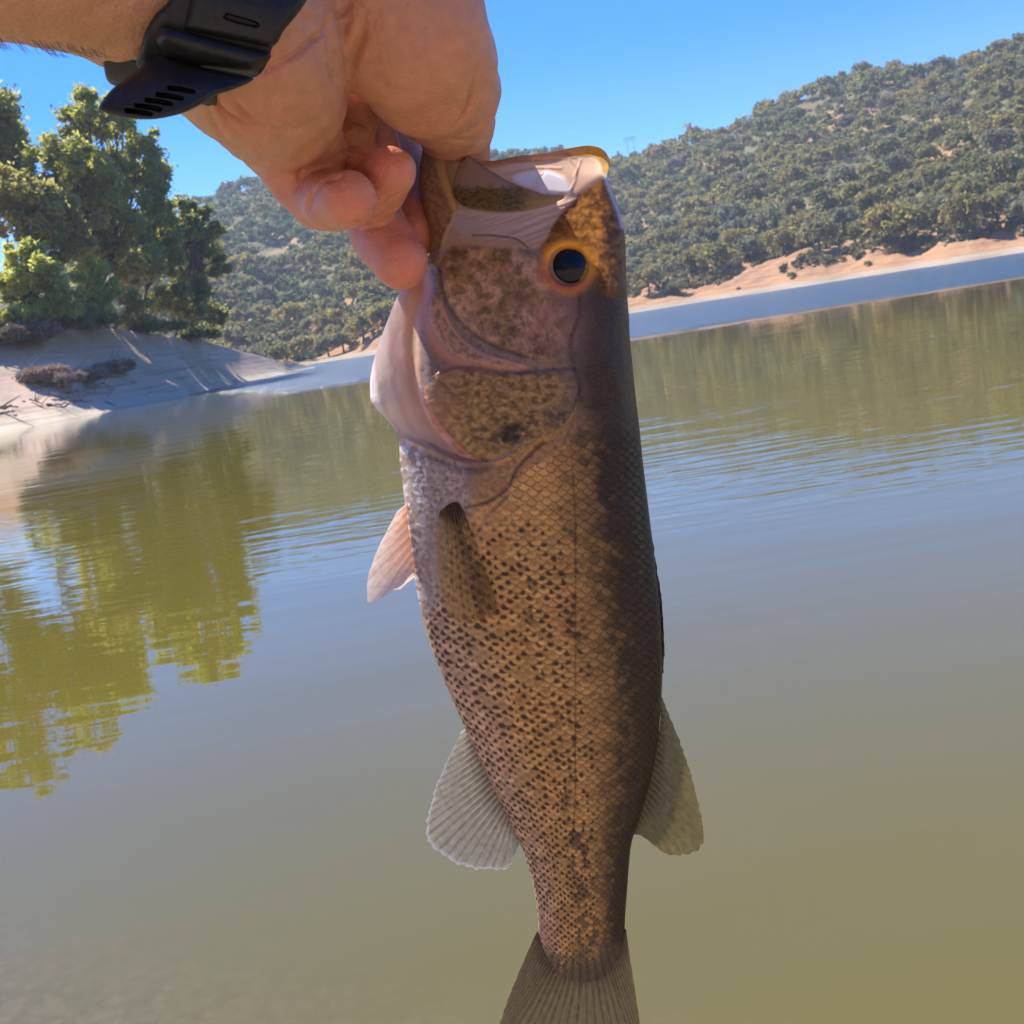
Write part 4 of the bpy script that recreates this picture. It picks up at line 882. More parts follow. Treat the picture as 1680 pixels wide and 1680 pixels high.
def skin_mat():
    m, n, l, b = mat_new('fish_skin')
    a = n.new('ShaderNodeVertexColor'); a.layer_name = 'Col'; t = n.new('ShaderNodeAttribute'); t.attribute_name = 'trans'; r = n.new('ShaderNodeAttribute'); r.attribute_name = 'rough'
    nz = noise(n, l, 900, 4); nz2 = noise(n, l, 260, 4)
    c = mixc(n, l, a.outputs[0], (.5, .5, .5), maths(n, l, 'MULTIPLY', nz.outputs[0], .35), 'OVERLAY')
    l.new(a.outputs[0], b.inputs['Base Color']); l.new(r.outputs['Fac'], b.inputs['Roughness']); b.inputs['Specular IOR Level'].default_value = .18
    b.inputs['Subsurface Weight'].default_value = .12; b.inputs['Subsurface Radius'].default_value = (1, .45, .25); b.inputs['Subsurface Scale'].default_value = .003
    b.inputs['Coat Weight'].default_value = .2; b.inputs['Coat Roughness'].default_value = .12
    bump(n, l, nz2.outputs[0], b, .35, .0006)
    tl = n.new('ShaderNodeBsdfTranslucent'); hsv = n.new('ShaderNodeHueSaturation'); hsv.inputs['Saturation'].default_value = 1.0; l.new(a.outputs[0], hsv.inputs['Color']); l.new(hsv.outputs[0], tl.inputs[0])
    mx = n.new('ShaderNodeMixShader'); l.new(t.outputs['Fac'], mx.inputs[0]); l.new(b.outputs[0], mx.inputs[1]); l.new(tl.outputs[0], mx.inputs[2]); l.new(mx.outputs[0], n['Material Output'].inputs[0])
    return m
M_fish = skin_mat()
fish = empty('fish', FP(np.array(850.), np.array(250.), np.array(0.)), 'large spotted bass held by its open mouth, hanging head up in front of the lake', 'fish')
fo = Vector(fish.location)
def fishpart(name, v, f, mat, col=None, attrs=None, parent=None, smooth_=True):
    me = mesh_np(name, np.asarray(v)-np.array(fo), f, col, smooth_, attrs); o = link(name, me, mat, fish if parent is None else parent); return o
v, f, c, t_, r_ = build_fish_body()
body = fishpart('body', v, f, M_fish, c, {'trans': t_, 'rough': r_})

# ---- eye
def ball(cx, cy, cz, r, nn=48, flat=.55):
    th = np.linspace(0, np.pi, nn); ph = np.linspace(0, 2*np.pi, nn, endpoint=False); T_, F_ = np.meshgrid(th, ph, indexing='ij')
    x = r*np.sin(T_)*np.cos(F_); y = r*np.sin(T_)*np.sin(F_); z = r*flat*np.cos(T_); return x+cx, y+cy, z+cz, grid_faces(nn, nn, True), np.hypot(x, y)/r, T_
def eye_mat():
    m, n, l, b = mat_new('fish_eye'); a = n.new('ShaderNodeVertexColor'); a.layer_name = 'Col'; l.new(a.outputs[0], b.inputs['Base Color'])
    b.inputs['Roughness'].default_value = .35; b.inputs['Coat Weight'].default_value = .6; b.inputs['Coat Roughness'].default_value = .06; b.inputs['Coat IOR'].default_value = 1.34; b.inputs['Specular IOR Level'].default_value = .2; return m
M_eye = eye_mat()
for side in (1, -1):
    x, y, z, f, rr_, T_ = ball(932, 437, 58, 37, 64, .72)
    ang = np.arctan2(y-437, x-932); pr = np.clip(rr_+.03*np.sin(ang*3), 0, 1)
    iris = np.array([.30, .115, .012])*(.6+.8*fbm(ang*3+9, rr_*3, 3, 5))[..., None]; pupil = np.array([.006, .007, .010]); ring = np.array([.30, .16, .03])
    cl = np.where((pr < .80)[..., None], pupil, np.where((pr < .84)[..., None], ring, iris))
    w = FP(x, y, z if side > 0 else -z); fishpart('eye', w.reshape(-1, 3), f, M_eye, cl.reshape(-1, 3))

# ---- fins
def fin_mat(name, trans, transp):
    m, n, l, b = mat_new(name); a = n.new('ShaderNodeVertexColor'); a.layer_name = 'Col'; l.new(a.outputs[0], b.inputs['Base Color']); b.inputs['Roughness'].default_value = .35
    tl = n.new('ShaderNodeBsdfTranslucent'); l.new(a.outputs[0], tl.inputs[0]); tp = n.new('ShaderNodeBsdfTransparent')
    mx = n.new('ShaderNodeMixShader'); mx.inputs[0].default_value = trans; l.new(b.outputs[0], mx.inputs[1]); l.new(tl.outputs[0], mx.inputs[2])
    at = n.new('ShaderNodeAttribute'); at.attribute_name = 'clear'; m2 = n.new('ShaderNodeMixShader'); l.new(at.outputs['Fac'], m2.inputs[0]); l.new(mx.outputs[0], m2.inputs[1]); l.new(tp.outputs[0], m2.inputs[2]); l.new(m2.outputs[0], n['Material Output'].inputs[0])
    return m
M_fin = fin_mat('fin_membrane', .5, 0)
def fin(name, root, tip, z0, z1, rays, col_root, col_tip, ray_col, clear=.25, frill=2.0, nr=110, seed=0, branch=True, thick=1.6, mott=.5, bow=0.0, edge_col=None, dark_ray=True):
    """fan between a root line and an outer margin, with bony rays standing proud of a thin web"""
    ncx = max(220, rays*14); root = spline(root, 8); tip = spline(tip, 12)
    def resample(p, n):
        d = np.concatenate([[0], np.cumsum(np.hypot(*np.diff(p, axis=0).T))]); d /= d[-1]; t = np.linspace(0, 1, n); return np.stack([np.interp(t, d, p[:, 0]), np.interp(t, d, p[:, 1])], 1)
    A_ = resample(root, ncx); B_ = resample(tip, ncx); rs = np.random.default_rng(seed)
    j = np.linspace(0, 1, ncx); jag = (fbm(j*rays*1.5, j*0, 3, seed)-.5)*2*frill+ (np.abs((j*rays) % 1-.5)-.25)*frill*1.2
    L = np.linalg.norm(B_-A_, axis=1)[:, None]; B_ = B_+(B_-A_)/np.maximum(L, 1)*jag[:, None]
    t = np.linspace(0, 1, nr)[:, None]; X = A_[None, :, 0]*(1-t)+B_[None, :, 0]*t; Y = A_[None, :, 1]*(1-t)+B_[None, :, 1]*t
    ph = j[None, :]*rays+.06*np.sin(t*5+j[None, :]*9); fr = np.abs((ph % 1)-.5)*2     # 0 at ray centre... 1 between
    br = smooth(.35, .55, t)*(1 if branch else 0); fr2 = np.abs(((ph*2+.5) % 1)-.5)*2
    rayv = np.exp(-((1-fr)/.34)**2)*(1-.55*br)+np.exp(-((1-fr2)/.34)**2)*br*.75
    zz = z0+(z1-z0)*t+bow*np.sin(np.pi*j[None, :])*t + rayv*thick*(1-.6*t)+1.2*np.sin(j[None, :]*7+t*3)*t
    nz = fbm(X*.12, Y*.12, 3, seed+3); seg = .5+.5*np.sin(t*150+3*np.sin(ph*2))
    C0 = np.array(col_root)[None, None]; C1 = np.array(col_tip)[None, None]; cc = C0*(1-t[..., None])+C1*t[..., None]
    cc = cc*(1-mott*.5+mott*nz[..., None]); rv = rayv[..., None]
    cc = cc*(1-rv*.75)+np.array(ray_col)[None, None]*rv*.75
    gap = np.exp(-((fr)/.16)**2)[..., None]; cc = cc*(1-gap*(.45 if dark_ray else .15))
    if edge_col is not None:
        e = np.maximum(smooth(.94, 1, t)+0*j[None, :], smooth(.03, 0, j)[None, :]+0*t)[..., None]; cc = cc*(1-e*.8)+np.array(edge_col)[None, None]*e*.8
    cl = clear*(1-rayv*.9)*smooth(0, .35, t)*(.6+.5*nz)
    front = np.stack([X, Y, zz], -1); back = np.stack([X, Y, zz-1.5-rayv*thick*.8], -1)
    W = np.concatenate([FP(front[..., 0], front[..., 1], front[..., 2]).reshape(-1, 3), FP(back[..., 0], back[..., 1], back[..., 2]).reshape(-1, 3)])
    n0 = nr*ncx; f1_ = grid_faces(nr, ncx); f2_ = grid_faces(nr, ncx)[:, ::-1]+n0
    e = []
    top = np.arange(ncx-1)+(nr-1)*ncx; e.append(np.stack([top, top+1, top+1+n0, top+n0], 1))
    s_ = np.arange(nr-1)*ncx; e.append(np.stack([s_, s_+ncx, s_+ncx+n0, s_+n0], 1)); s2 = s_+ncx-1; e.append(np.stack([s2, s2+n0, s2+ncx+n0, s2+ncx], 1))
    F = np.concatenate([f1_, f2_]+e); CC = np.concatenate([cc.reshape(-1, 3)]*2); CL = np.concatenate([cl.ravel()]*2)
    return fishpart(name, W, F, M_fin, CC, {'clear': np.clip(CL, 0, .95)*.8})
fin('pelvic_fin', [(672, 822), (668, 850), (674, 890), (682, 940)], [(652, 838), (634, 872), (616, 908), (604, 945), (602, 978), (607, 990), (622, 984), (645, 968), (662, 957), (676, 938)], 20, 34, 9, (.88, .55, .36), (.95, .90, .86), (.95, .88, .80), .10, 3.0, 90, 5, mott=.4, edge_col=(.85, .82, .80), dark_ray=False)
fin('pelvic_fin', [(680, 822), (676, 850), (682, 890), (690, 940)], [(668, 850), (650, 880), (636, 912), (628, 945), (628, 972), (640, 975), (655, 966), (668, 955), (682, 940)], -20, -44, 9, (.88, .55, .36), (.95, .90, .86), (.95, .88, .80), .10, 3.0, 60, 6, mott=.4, dark_ray=False)
fin('anal_fin', [(768, 1192), (782, 1225), (800, 1262), (826, 1318), (852, 1378)], [(757, 1200), (738, 1240), (718, 1285), (706, 1325), (699, 1362), (705, 1384), (722, 1399), (745, 1413), (775, 1424), (808, 1427), (832, 1424), (843, 1408), (852, 1384)], 0, 6, 24, (.30, .24, .15), (.50, .46, .38), (.62, .56, .46), .8, 4.0, 130, 7, mott=.8, edge_col=(.80, .80, .84))
fin('soft_dorsal_fin', [(1082, 1140), (1084, 1180), (1076, 1230), (1062, 1290), (1040, 1368)], [(1088, 1146), (1108, 1195), (1128, 1248), (1142, 1295), (1152, 1340), (1156, 1376), (1148, 1398), (1125, 1406), (1100, 1407), (1078, 1394), (1060, 1380), (1046, 1374)], 0, -8, 24, (.15, .12, .045), (.30, .26, .11), (.36, .30, .11), .55, 3.5, 130, 8, mott=.9)
fin('spiny_dorsal_fin', [(1062, 860), (1070, 930), (1080, 1000), (1083, 1060), (1083, 1105)], [(1068, 868), (1079, 935), (1087, 1002), (1090, 1060), (1088, 1104)], 0, 0, 8, (.05, .04, .03), (.10, .07, .045), (.14, .10, .06), .0, 2.0, 20, 9, False)
fin('tail_fin', [(881, 1528), (900, 1545), (950, 1556), (1000, 1545), (1027, 1524)], [(868, 1556), (845, 1610), (825, 1665), (808, 1720), (800, 1770), (850, 1762), (905, 1742), (950, 1735), (990, 1748), (1030, 1768), (1056, 1775), (1055, 1720), (1047, 1660), (1038, 1600), (1030, 1546)], 0, 0, 34, (.135, .09, .05), (.32, .25, .13), (.40, .31, .16), .35, 5.0, 170, 10, mott=.9, thick=2.4)
# pectoral fins: fleshy base then a fan lying on the flank
def side_z(x, y):
    xl = smooth_interp(LEFT, np.array([y], float))[0]; xr = smooth_interp(RIGHT, np.array([y], float))[0]; u = np.clip((x-xl)/(xr-xl), 0, 1); c = 2*u-1; T = smooth_interp(THICK, np.array([y], float))[0]
    return T*max(1-c*c, 0)**.45
for side in (1, -1):
    zr = side_z(740, 840)+5; zt = side_z(770, 990)+13
    fin('pectoral_fin', [(722, 838), (735, 828), (750, 824), (760, 836)], [(712, 872), (716, 920), (722, 965), (732, 1000), (748, 1018), (768, 1022), (790, 1018), (812, 1010), (814, 990), (804, 955), (788, 915), (772, 870), (765, 850)], side*zr, side*zt, 17, (.10, .052, .028), (.30, .18, .06), (.36, .21, .065), 1.7, 2.5, 130, 12, mott=.7, bow=side*5, thick=2.0*side)

# ================================================================== HAND AND FOREARM (one continuous skin)
def surface_nets(F, org, h):
    ins = F < 0; nx, ny, nz = F.shape
    cnt = np.zeros((nx-1, ny-1, nz-1), np.int8)
    for i in (0, 1):
        for j in (0, 1):
            for k in (0, 1): cnt += ins[i:nx-1+i, j:ny-1+j, k:nz-1+k]
    act = (cnt > 0) & (cnt < 8); I, J, K = np.nonzero(act); idx = -np.ones(act.shape, np.int64); idx[I, J, K] = np.arange(len(I))
    s = np.zeros((len(I), 3)); n = np.zeros(len(I)); cor = {(a, b, c): F[I+a, J+b, K+c] for a in (0, 1) for b in (0, 1) for c in (0, 1)}
    for ax in range(3):
        for p in (0, 1):
            for q in (0, 1):
                a = [p, q]; a.insert(ax, 0); b = [p, q]; b.insert(ax, 1); fa, fb = cor[tuple(a)], cor[tuple(b)]
                m = (fa < 0) != (fb < 0); t = np.where(m, fa/(fa-fb+1e-12), 0); e = np.array([a]*len(I), float); e[:, ax] = t; s += e*m[:, None]; n += m
    v = (np.stack([I, J, K], 1)+s/n[:, None])*h+org
    faces = []
    for ax in range(3):
        sl0 = [slice(None)]*3; sl1 = [slice(None)]*3; sl0[ax] = slice(0, -1); sl1[ax] = slice(1, None)
        o = [k for k in range(3) if k != ax]
        for k in o: sl0[k] = slice(1, -1); sl1[k] = slice(1, -1)
        a = ins[tuple(sl0)]; b = ins[tuple(sl1)]; E = np.nonzero(a != b); fl = a[E]; base = [e.copy() for e in E]
        for k in o: base[k] = base[k]+1
        def cell(d0, d1):
            c = [b_.copy() for b_ in base]; c[o[0]] = c[o[0]]-d0; c[o[1]] = c[o[1]]-d1; return idx[tuple(c)]
        q = np.stack([cell(1, 1), cell(0, 1), cell(0, 0), cell(1, 0)], 1)
        if ax == 1: fl = ~fl
        q = np.where(fl[:, None], q, q[:, ::-1]); faces.append(q)
    f = np.concatenate(faces); f = f[(f >= 0).all(1)]
    return v, f
def HPt(px, py, d): return P(np.array(float(px)), np.array(float(py)), np.array(float(d)))
def cone_sd(X, a, b, ra, rb):
    e = b-a; L = e@e; t = np.clip(((X-a)@e)/L, 0, 1); return np.linalg.norm(X-a-t[..., None]*e, axis=-1)-(ra+(rb-ra)*t)
# (px, py, depth m, radius in reference px at that depth) chains ; blend radius in mm
CH = [
 ([(-900, -330, .17, 175), (-420, -225, .195, 165), (-100, -140, .215, 158), (120, -112, .232, 158), (300, -48, .25, 168)], 14),          # forearm, wrist
 ([(300, -40, .25, 172), (400, 70, .27, 140), (432, 120, .285, 119)], 10),                       # heel of the hand
 ([(432, 120, .285, 119), (448, 150, .305, 112), (468, 192, .325, 80), (474, 232, .333, 66)], 8),
 ([(330, -60, .26, 150), (520, -34, .290, 98), (600, -8, .302, 98)], 7),                     # middle of the palm
 ([(612, 4, .295, 140), (672, 52, .30, 128), (702, 105, .315, 109)], 2.5),                       # ball of the thumb
 ([(700, 105, .315, 110), (728, 148, .342, 88), (747, 200, .370, 60)], 5),
 ([(747, 200, .370, 60), (752, 256, .385, 48), (752, 318, .388, 42)], 5),                        # thumb going into the mouth
 ([(520, 40, .370, 100), (585, 60, .382, 92), (640, 150, .405, 66)], 5),                          # back of the hand
 ([(430, 150, .34, 110), (480, 215, .36, 80), (560, 220, .40, 70)], 10),
]
FG = [
 ([(462, 225, .335, 66), (500, 290, .338, 57), (526, 324, .337, 51)], 3.0),                      # little finger
 ([(526, 324, .337, 50), (545, 330, .325, 47), (572, 327, .314, 46)], 2.0),
 ([(556, 200, .352, 38), (582, 262, .356, 40), (606, 322, .352, 46)], 2.0),                      # ring finger
 ([(606, 322, .352, 46), (622, 305, .338, 45), (640, 283, .326, 43)], 2.0),
 ([(600, 250, .385, 44), (603, 330, .374, 48), (622, 380, .366, 48)], 1.8),                      # middle finger
 ([(622, 380, .366, 48), (640, 405, .361, 47), (657, 430, .356, 45)], 2.0),
 ([(640, 210, .405, 50), (662, 300, .400, 44), (676, 350, .390, 41)], 1.8),                      # index finger
 ([(676, 350, .390, 41), (682, 365, .386, 41), (684, 381, .382, 40)], 2.0),
 ([(612, 190, .366, 32), (628, 258, .368, 32)], 1.5),
]
FG.append(([(520, 235, .345, 44), (545, 238, .350, 40)], 4)); FG.append(([(522, 226, .322, 36), (540, 250, .331, 30)], 4))
FG.append(([(572, 148, .338, 36), (585, 195, .350, 38)], 3))
hh = 0.00085
allpts = [(HPt(*q[:3]), q[3]*q[2]/FPX) for ch, _ in CH[1:]+FG for q in ch]
lo = np.min([p-r for p, r in allpts], axis=0)-.004; hi = np.max([p+r for p, r in allpts], axis=0)+.004
lo2 = lo.copy(); hi2 = hi.copy(); pe = HPt(-420, -190, .195); lo = np.minimum(lo, pe-.03)
dims = np.ceil((hi-lo)/hh).astype(int)+1
print('hand grid', dims, dims.prod())
Fh = np.full(dims, .05, np.float32)
def apply(ch, k):
    k = k*1e-3
    for i in range(len(ch)-1):
        a = HPt(*ch[i][:3]); b = HPt(*ch[i+1][:3]); ra = ch[i][3]*ch[i][2]/FPX; rb = ch[i+1][3]*ch[i+1][2]/FPX
        m0 = np.minimum(a-ra, b-rb)-k-.003; m1 = np.maximum(a+ra, b+rb)+k+.003
        i0 = np.clip(np.floor((m0-lo)/hh).astype(int), 0, dims-1); i1 = np.clip(np.ceil((m1-lo)/hh).astype(int)+1, 1, dims)
        if (i1 <= i0).any(): continue
        ax = [lo[q]+hh*np.arange(i0[q], i1[q]) for q in range(3)]; X = np.stack(np.meshgrid(*ax, indexing='ij'), -1)
        d = cone_sd(X, a, b, ra, rb).astype(np.float32); sl = tuple(slice(i0[q], i1[q]) for q in range(3)); o = Fh[sl]
        hq = np.clip(.5+.5*(o-d)/k, 0, 1); Fh[sl] = o*(1-hq)+d*hq-k*hq*(1-hq)
for ch, k in CH: apply(ch, k)
for ch, k in FG: apply(ch, k)
hv, hf = surface_nets(Fh, lo, hh)
del Fh
# smooth once and refine
me = mesh_np('person', hv, hf)
tmp = bpy.data.objects.new('tmp', me); sc.collection.objects.link(tmp)
ms = tmp.modifiers.new('s', 'SMOOTH'); ms.iterations = 2; ms.factor = .5
mu = tmp.modifiers.new('u', 'SUBSURF'); mu.levels = 1; mu.render_levels = 1
dg = bpy.context.evaluated_depsgraph_get(); me2 = bpy.data.meshes.new_from_object(tmp.evaluated_get(dg)); bpy.data.objects.remove(tmp)
nv = len(me2.vertices); co = np.zeros(nv*3, np.float32); me2.vertices.foreach_get('co', co); co = co.reshape(-1, 3).astype(float)
no = np.zeros(nv*3, np.float32); me2.vertices.foreach_get('normal', no); no = no.reshape(-1, 3).astype(float)
print('hand verts', nv)
# skin folds: depth in mm, width in px, path in picture columns on the palm side
rel_ = co-CAM; dep = rel_@_f; hx = 840+FPX*(rel_@_R)/dep; hy = 840-FPX*(rel_@_U)/dep
facing = np.clip(-(no*(rel_/np.linalg.norm(rel_, axis=1)[:, None])).sum(1)*1.6, 0, 1)
disp = np.zeros(nv)
FOLDS = [  # pts, depth mm, width px, max depth from camera
 ([(556, 142), (550, 112), (550, 75), (540, 35)], 2.6, 7, .34), ([(556, 134), (575, 105), (588, 70), (600, 20)], .9, 8, .34), ([(545, 140), (520, 60), (500, 25)], .5, 12, .34),
 ([(348, 160), (362, 182), (385, 200), (410, 213), (440, 216)], 1.4, 5, .34), ([(376, 158), (400, 190), (430, 208), (480, 214), (520, 200)], 1.0, 6, .34), ([(430, 262), (470, 252), (505, 240), (540, 215), (552, 170)], .9, 5, .36),
 ([(415, 130), (455, 108), (500, 80), (545, 40), (570, 10)], 1.0, 6, .34), ([(340, 172), (352, 205), (380, 236), (410, 255)], .7, 5, .34),
 ([(735, 222), (762, 190), (776, 150), (778, 110)], .7, 3.6, .36), ([(725, 226), (750, 205), (768, 178), (772, 140)], .6, 3.4, .36), ([(748, 222), (775, 198), (792, 165)], .6, 3.4, .36), ([(765, 222), (788, 205), (802, 180)], .5, 3.4, .36),
 ([(692, 224), (720, 228), (760, 232), (800, 226)], 1.1, 4, .38), ([(700, 244), (740, 240), (770, 244)], .5, 3, .38),
 ([(500, 262), (492, 285), (484, 312)], .8, 4, .36), ([(512, 268), (500, 292), (495, 315)], .5, 3.5, .36), ([(545, 292), (526, 300), (508, 330), (505, 350)], 1.0, 4.5, .36), ([(560, 288), (535, 292)], .9, 4, .36),
 ([(612, 318), (640, 326), (662, 316)], .7, 3, .36), ([(640, 322), (630, 335), (612, 342)], .5, 3, .36), ([(585, 365), (605, 368), (635, 350), (648, 345)], 1.0, 4, .38), ([(598, 376), (622, 372)], .5, 3, .38),
 ([(570, 30), (560, 70), (562, 120)], .5, 7, .34), ([(620, 10), (600, 60), (580, 110)], .4, 9, .34), ([(560, 215), (580, 208), (600, 215)], 1.0, 4, .38), ([(552, 258), (575, 245), (600, 250)], 1.0, 4, .38),
 ([(355, 175), (375, 205), (400, 225), (430, 235)], .5, 4, .34), ([(745, 226), (770, 215), (790, 200)], .35, 2.6, .37)]
for pl, dmm, w, md in FOLDS:
    d, s = line_d(hx, hy, spline(pl, 5)); disp -= 1.75*dmm*1e-3*np.exp(-(d/w)**2)*np.sin(np.pi*np.clip(s*.9+.05, 0, 1))**.5*facing*(dep < md)
n_a = fbm(hx*.02+dep*30, hy*.02+dep*20, 3, 61); disp += (n_a-.5)*.0009
co2 = co+no*disp[:, None]
me2.vertices.foreach_set('co', co2.astype(np.float32).ravel()); me2.update()
me2.polygons.foreach_set('use_smooth', np.ones(len(me2.polygons), bool))
# skin tone: redder fingertips and palm, browner wrist
tips = [((575, 327), 55), ((640, 282), 55), ((662, 432), 65), ((684, 385), 60)]
red = np.zeros(nv)
for (tx, ty), rr_ in tips: red = np.maximum(red, np.exp(-(((hx-tx)**2+(hy-ty)**2)/rr_**2)))
red = np.maximum(red, .55*smooth(190, 300, hy)*(hx > 420)); red = np.maximum(red, .40*fbm(hx*.012, hy*.012, 3, 65)*(hx > 350)*1.2)
cs_ = np.array([.55, .29, .17])[None]*(1-red[:, None])+np.array([.66, .22, .15])[None]*red[:, None]
cs_ = cs_*(.88+.24*fbm(hx*.05, hy*.05, 4, 66))[:, None]
a = me2.color_attributes.new('Col', 'FLOAT_COLOR', 'POINT'); c4 = np.ones((nv, 4), np.float32); c4[:, :3] = cs_; a.data.foreach_set('color', c4.ravel())
def hand_mat():
    m, n, l, b = mat_new('skin'); a = n.new('ShaderNodeVertexColor'); a.layer_name = 'Col'
    nz = noise(n, l, 420, 5, rough=.6); vo = n.new('ShaderNodeTexVoronoi'); vo.inputs['Scale'].default_value = 900; tc = n.new('ShaderNodeTexCoord'); l.new(tc.outputs['Object'], vo.inputs[0])
    c = mixc(n, l, a.outputs[0], (.45, .18, .12), maths(n, l, 'MULTIPLY', ramp(n, l, noise(n, l, 160, 3).outputs[0], [(.45, (0, 0, 0)), (.7, (1, 1, 1))]).outputs[0], .22))
    l.new(c, b.inputs['Base Color']); b.inputs['Roughness'].default_value = .48; b.inputs['Specular IOR Level'].default_value = .38
    b.inputs['Subsurface Weight'].default_value = .35; b.inputs['Subsurface Radius'].default_value = (1.0, .35, .18); b.inputs['Subsurface Scale'].default_value = .006
    hgt = maths(n, l, 'ADD', maths(n, l, 'MULTIPLY', nz.outputs[0], .5), maths(n, l, 'MULTIPLY', vo.outputs[0], .6)); bump(n, l, hgt, b, .5, .0007)
    return m
person = bpy.data.objects.new('person', me2); sc.collection.objects.link(person); me2.materials.clear(); me2.materials.append(hand_mat())
tag(person, 'bare forearm and curled hand gripping the fish, thumb hooked in its mouth', 'person')
# fine forearm hairs on the lower edge
hrng = np.random.default_rng(5); hc = Acc()
for k in range(70):
    px = -20+190*hrng.random(); y0_ = 66+px*.10; d = .216+.00008*px; p0 = HPt(px, y0_+2-10*hrng.random(), d); L = 10+22*hrng.random(); dx = 10+30*hrng.random()
    p1 = HPt(px+dx*.5, y0_+L*.55, d); p2 = HPt(px+dx, y0_+L*.75, d+.002); hc.add(*tube_arrays(np.array([p0, p1, p2]), np.array([.00006, .00005, .00003]), 4))
M_hair, n, l, b = mat_new('hair'); nz = noise(n, l, 50); r = ramp(n, l, nz.outputs[0], [(0, (.12, .07, .05)), (1, (.30, .20, .14))]); l.new(r.outputs[0], b.inputs['Base Color'])
link('arm_hair', hc.mesh('arm_hair'), M_hair, person)

# ================================================================== WATCH STRAP
def rubber():
    m, n, l, b = mat_new('black_rubber'); nz = noise(n, l, 700, 5); r = ramp(n, l, nz.outputs[0], [(.3, (.010, .010, .011)), (.7, (.022, .022, .024))]); l.new(r.outputs[0], b.inputs['Base Color'])
    b.inputs['Roughness'].default_value = .45; b.inputs['Specular IOR Level'].default_value = .35; bump(n, l, nz.outputs[0], b, .25, .0004); return m
M_rub = rubber()
def ribbon(path, wvec, half_w, half_t, nseg=60, nsec=28, power=4.0, taper=None, bulge=0.0):
    """band swept along a 3D path; wvec gives the direction across the band"""
    path = spline(np.array(path, float), max(2, nseg//(len(path)-1))); n = len(path); q = np.linspace(0, 1, n)
    wv_ = spline(np.array(wvec, float), max(2, nseg//(len(wvec)-1))) if len(wvec) > 1 else np.repeat(np.array(wvec, float), n, 0)
    wv_ = np.stack([np.interp(q, np.linspace(0, 1, len(wv_)), wv_[:, k]) for k in range(3)], 1)
    t = np.gradient(path, axis=0); t /= np.linalg.norm(t, axis=1)[:, None]; wv_ -= (wv_*t).sum(1)[:, None]*t; wv_ /= np.linalg.norm(wv_, axis=1)[:, None]; nn_ = np.cross(t, wv_)
    th = np.arange(nsec)*2*np.pi/nsec; cx = np.sign(np.cos(th))*np.abs(np.cos(th))**(2/power); sy = np.sign(np.sin(th))*np.abs(np.sin(th))**(2/power)
    hw = np.interp(q, np.linspace(0, 1, len(np.atleast_1d(half_w))), np.atleast_1d(half_w)) if np.ndim(half_w) else np.full(n, half_w)
    ht = np.full(n, half_t); e = np.minimum(q, 1-q)*n; rnd = np.sqrt(np.clip(1-(1-np.clip(e/3.0, 0, 1))**2, 0.02, 1))
    v = path[:, None]+wv_[:, None]*(cx[None]*(hw*(.9+.1*rnd))[:, None])[..., None]+nn_[:, None]*((sy[None]+bulge*(1-cx[None]**2))*(ht*rnd)[:, None])[..., None]
    f = grid_faces(n, nsec, True); v = v.reshape(-1, 3); c0 = len(v); v = np.concatenate([v, path[:1], path[-1:]])
    j = np.arange(nsec); k = (j+1) % nsec; f = np.concatenate([f, np.stack([j, k, np.full(nsec, c0), np.full(nsec, c0)], 1), np.stack([(n-1)*nsec+k, (n-1)*nsec+j, np.full(nsec, c0+1), np.full(nsec, c0+1)], 1)])
    return v, f
def quads_to_mesh(name, v, f):
    me = bpy.data.meshes.new(name); fl = [tuple(dict.fromkeys(map(int, x))) for x in f]; me.from_pydata([tuple(x) for x in v], [], fl); me.update()
    me.polygons.foreach_set('use_smooth', np.ones(len(me.polygons), bool)); return me
# wrist frame
axis = HPt(655, 53.8, .266)-HPt(375, -22, .254); axis /= np.linalg.norm(axis)
eC = -_f-((-_f)@axis)*axis; eC /= np.linalg.norm(eC); eD = np.cross(axis, eC)
if eD@_U > 0: eD = -eD                                   # eD: picture-down around the wrist
Rw = .0266
WC = HPt(375, -22, .254)
def ringpt(ang, rad, along=0.0): return WC+(eC*math.cos(ang)+eD*math.sin(ang))*rad+axis*(along-.010*np.clip(ang, -1.2, 1.18))
watch = empty('wristwatch', WC, 'black rubber watch strap with buckle loops and a slotted loose end, on the wrist', 'watch'); wo = np.array(watch.location)
def wpart(name, v, f): return link(name, quads_to_mesh(name, v-wo, f), M_rub, watch)
angs = np.linspace(R_(-200), R_(150), 26)
v, f = ribbon([ringpt(a_, Rw+.0006) for a_ in angs], [axis], .0128, .0016, 120); wpart('strap', v, f)
def strap_depth(px, py):
    dist = (py+22)*.966-(px-375)*.259; return .254+.00003*(px-375)-.0272*np.sqrt(np.clip(1-(dist/185)**2, .05, 1))
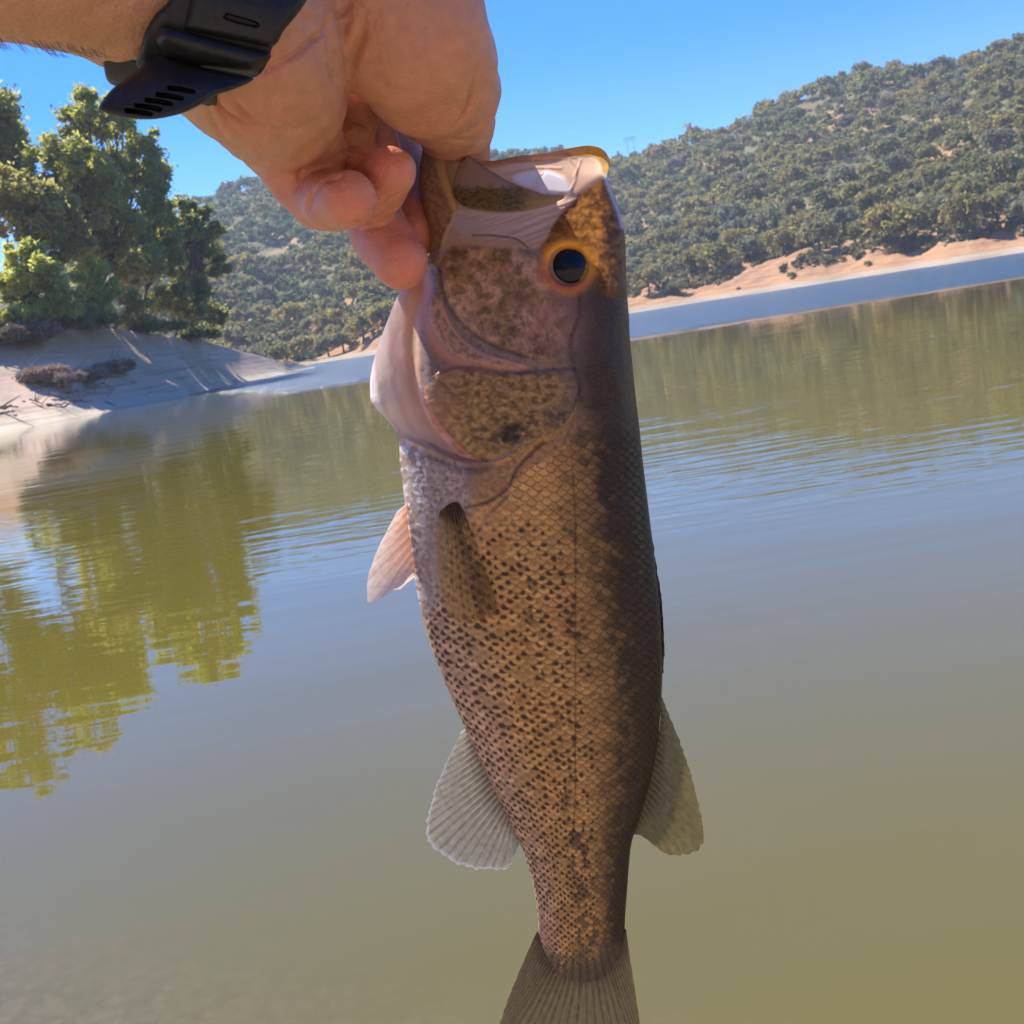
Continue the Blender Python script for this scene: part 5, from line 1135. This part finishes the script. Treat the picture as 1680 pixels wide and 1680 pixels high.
def slab(name, outline, dfn, thick, rnd, holes=(), nr=70, no=360, hdep=.0016, mat=None):
    """moulded rubber piece: outline on the wrist, rounded shoulders, real thickness, pressed slots"""
    o = spline(np.array(outline+[outline[0]], float), 10); d = np.concatenate([[0], np.cumsum(np.hypot(*np.diff(o, axis=0).T))]); t = np.linspace(0, d[-1], no, endpoint=False)
    o = np.stack([np.interp(t, d, o[:, 0]), np.interp(t, d, o[:, 1])], 1); c = o.mean(0); r = 1-np.linspace(0, 1, nr)**1.15*.995
    X = c[0]+(o[None, :, 0]-c[0])*r[:, None]; Y = c[1]+(o[None, :, 1]-c[1])*r[:, None]
    e = np.clip(-poly_sd(X, Y, o), 0, None); h = thick*np.sqrt(np.clip(1-(1-np.clip(e/rnd, 0, 1))**2, 0, 1))
    for hpoly in holes: h = h-hdep*sm(poly_sd(X, Y, hpoly), 1.6)
    base = dfn(X, Y); F = P(X, Y, base-h); B = P(X, Y, base+thick*.6)
    v = np.concatenate([F.reshape(-1, 3), B.reshape(-1, 3)]); n0 = nr*no; f = grid_faces(nr, no, True); j = np.arange(no); k = (j+1) % no
    f = np.concatenate([f, f[:, ::-1]+n0, np.stack([j, k, k+n0, j+n0], 1)])
    return link(name, quads_to_mesh(name, v-wo, f), mat or M_rub, watch)
slab('strap_base', [(300, -60), (530, -60), (506, -5), (489, 22), (469, 46), (447, 78), (440, 100), (414, 128), (330, 124), (250, 119), (223, 109), (230, 84), (238, 52), (256, 22), (277, 0)], lambda x, y: strap_depth(x, y)-.0002, .0016, 9, nr=50, no=240)
slab('strap_overlap', [(322, -60), (520, -60), (505, -5), (488, 22), (468, 46), (447, 76), (400, 69), (350, 59), (308, 50), (302, 43), (308, 15)], lambda x, y: strap_depth(x, y)-.0012, .0030, 13, [spline([(372, 22), (420, 36), (418, 44), (370, 31), (372, 22)], 3)])
slab('keeper_loop', [(266, 42), (300, 50), (350, 63), (400, 76), (441, 86), (442, 98), (428, 112), (412, 123), (360, 113), (310, 100), (276, 88), (258, 72), (257, 55)], lambda x, y: strap_depth(x, y)-.0016, .0046, 24)
def slot(cx, cy): return spline([(cx-21, cy-6), (cx, cy-4), (cx+21, cy+1), (cx+20, cy+6), (cx, cy+2.5), (cx-20, cy), (cx-21, cy-6)], 3)
slots = [slot(297, 147), slot(278, 158), (slot(260, 167)), slot(243, 176), slot(227, 184)]
slab('strap_end', [(262, 84), (310, 104), (360, 116), (412, 127), (408, 136), (380, 148), (350, 158), (325, 174), (292, 188), (245, 196), (195, 191), (166, 182), (163, 174), (182, 148), (208, 128), (230, 111), (240, 98)], lambda x, y: .2325-.0045*smooth(90, 150, y)+.000012*(x-160)*0, .0022, 9, slots, 110, 520, .0035)
slab('strap_tip', [(186, 91), (205, 92), (235, 96), (250, 108), (236, 112), (214, 103)], lambda x, y: .2400+0*x, .0012, 5, nr=20, no=80)
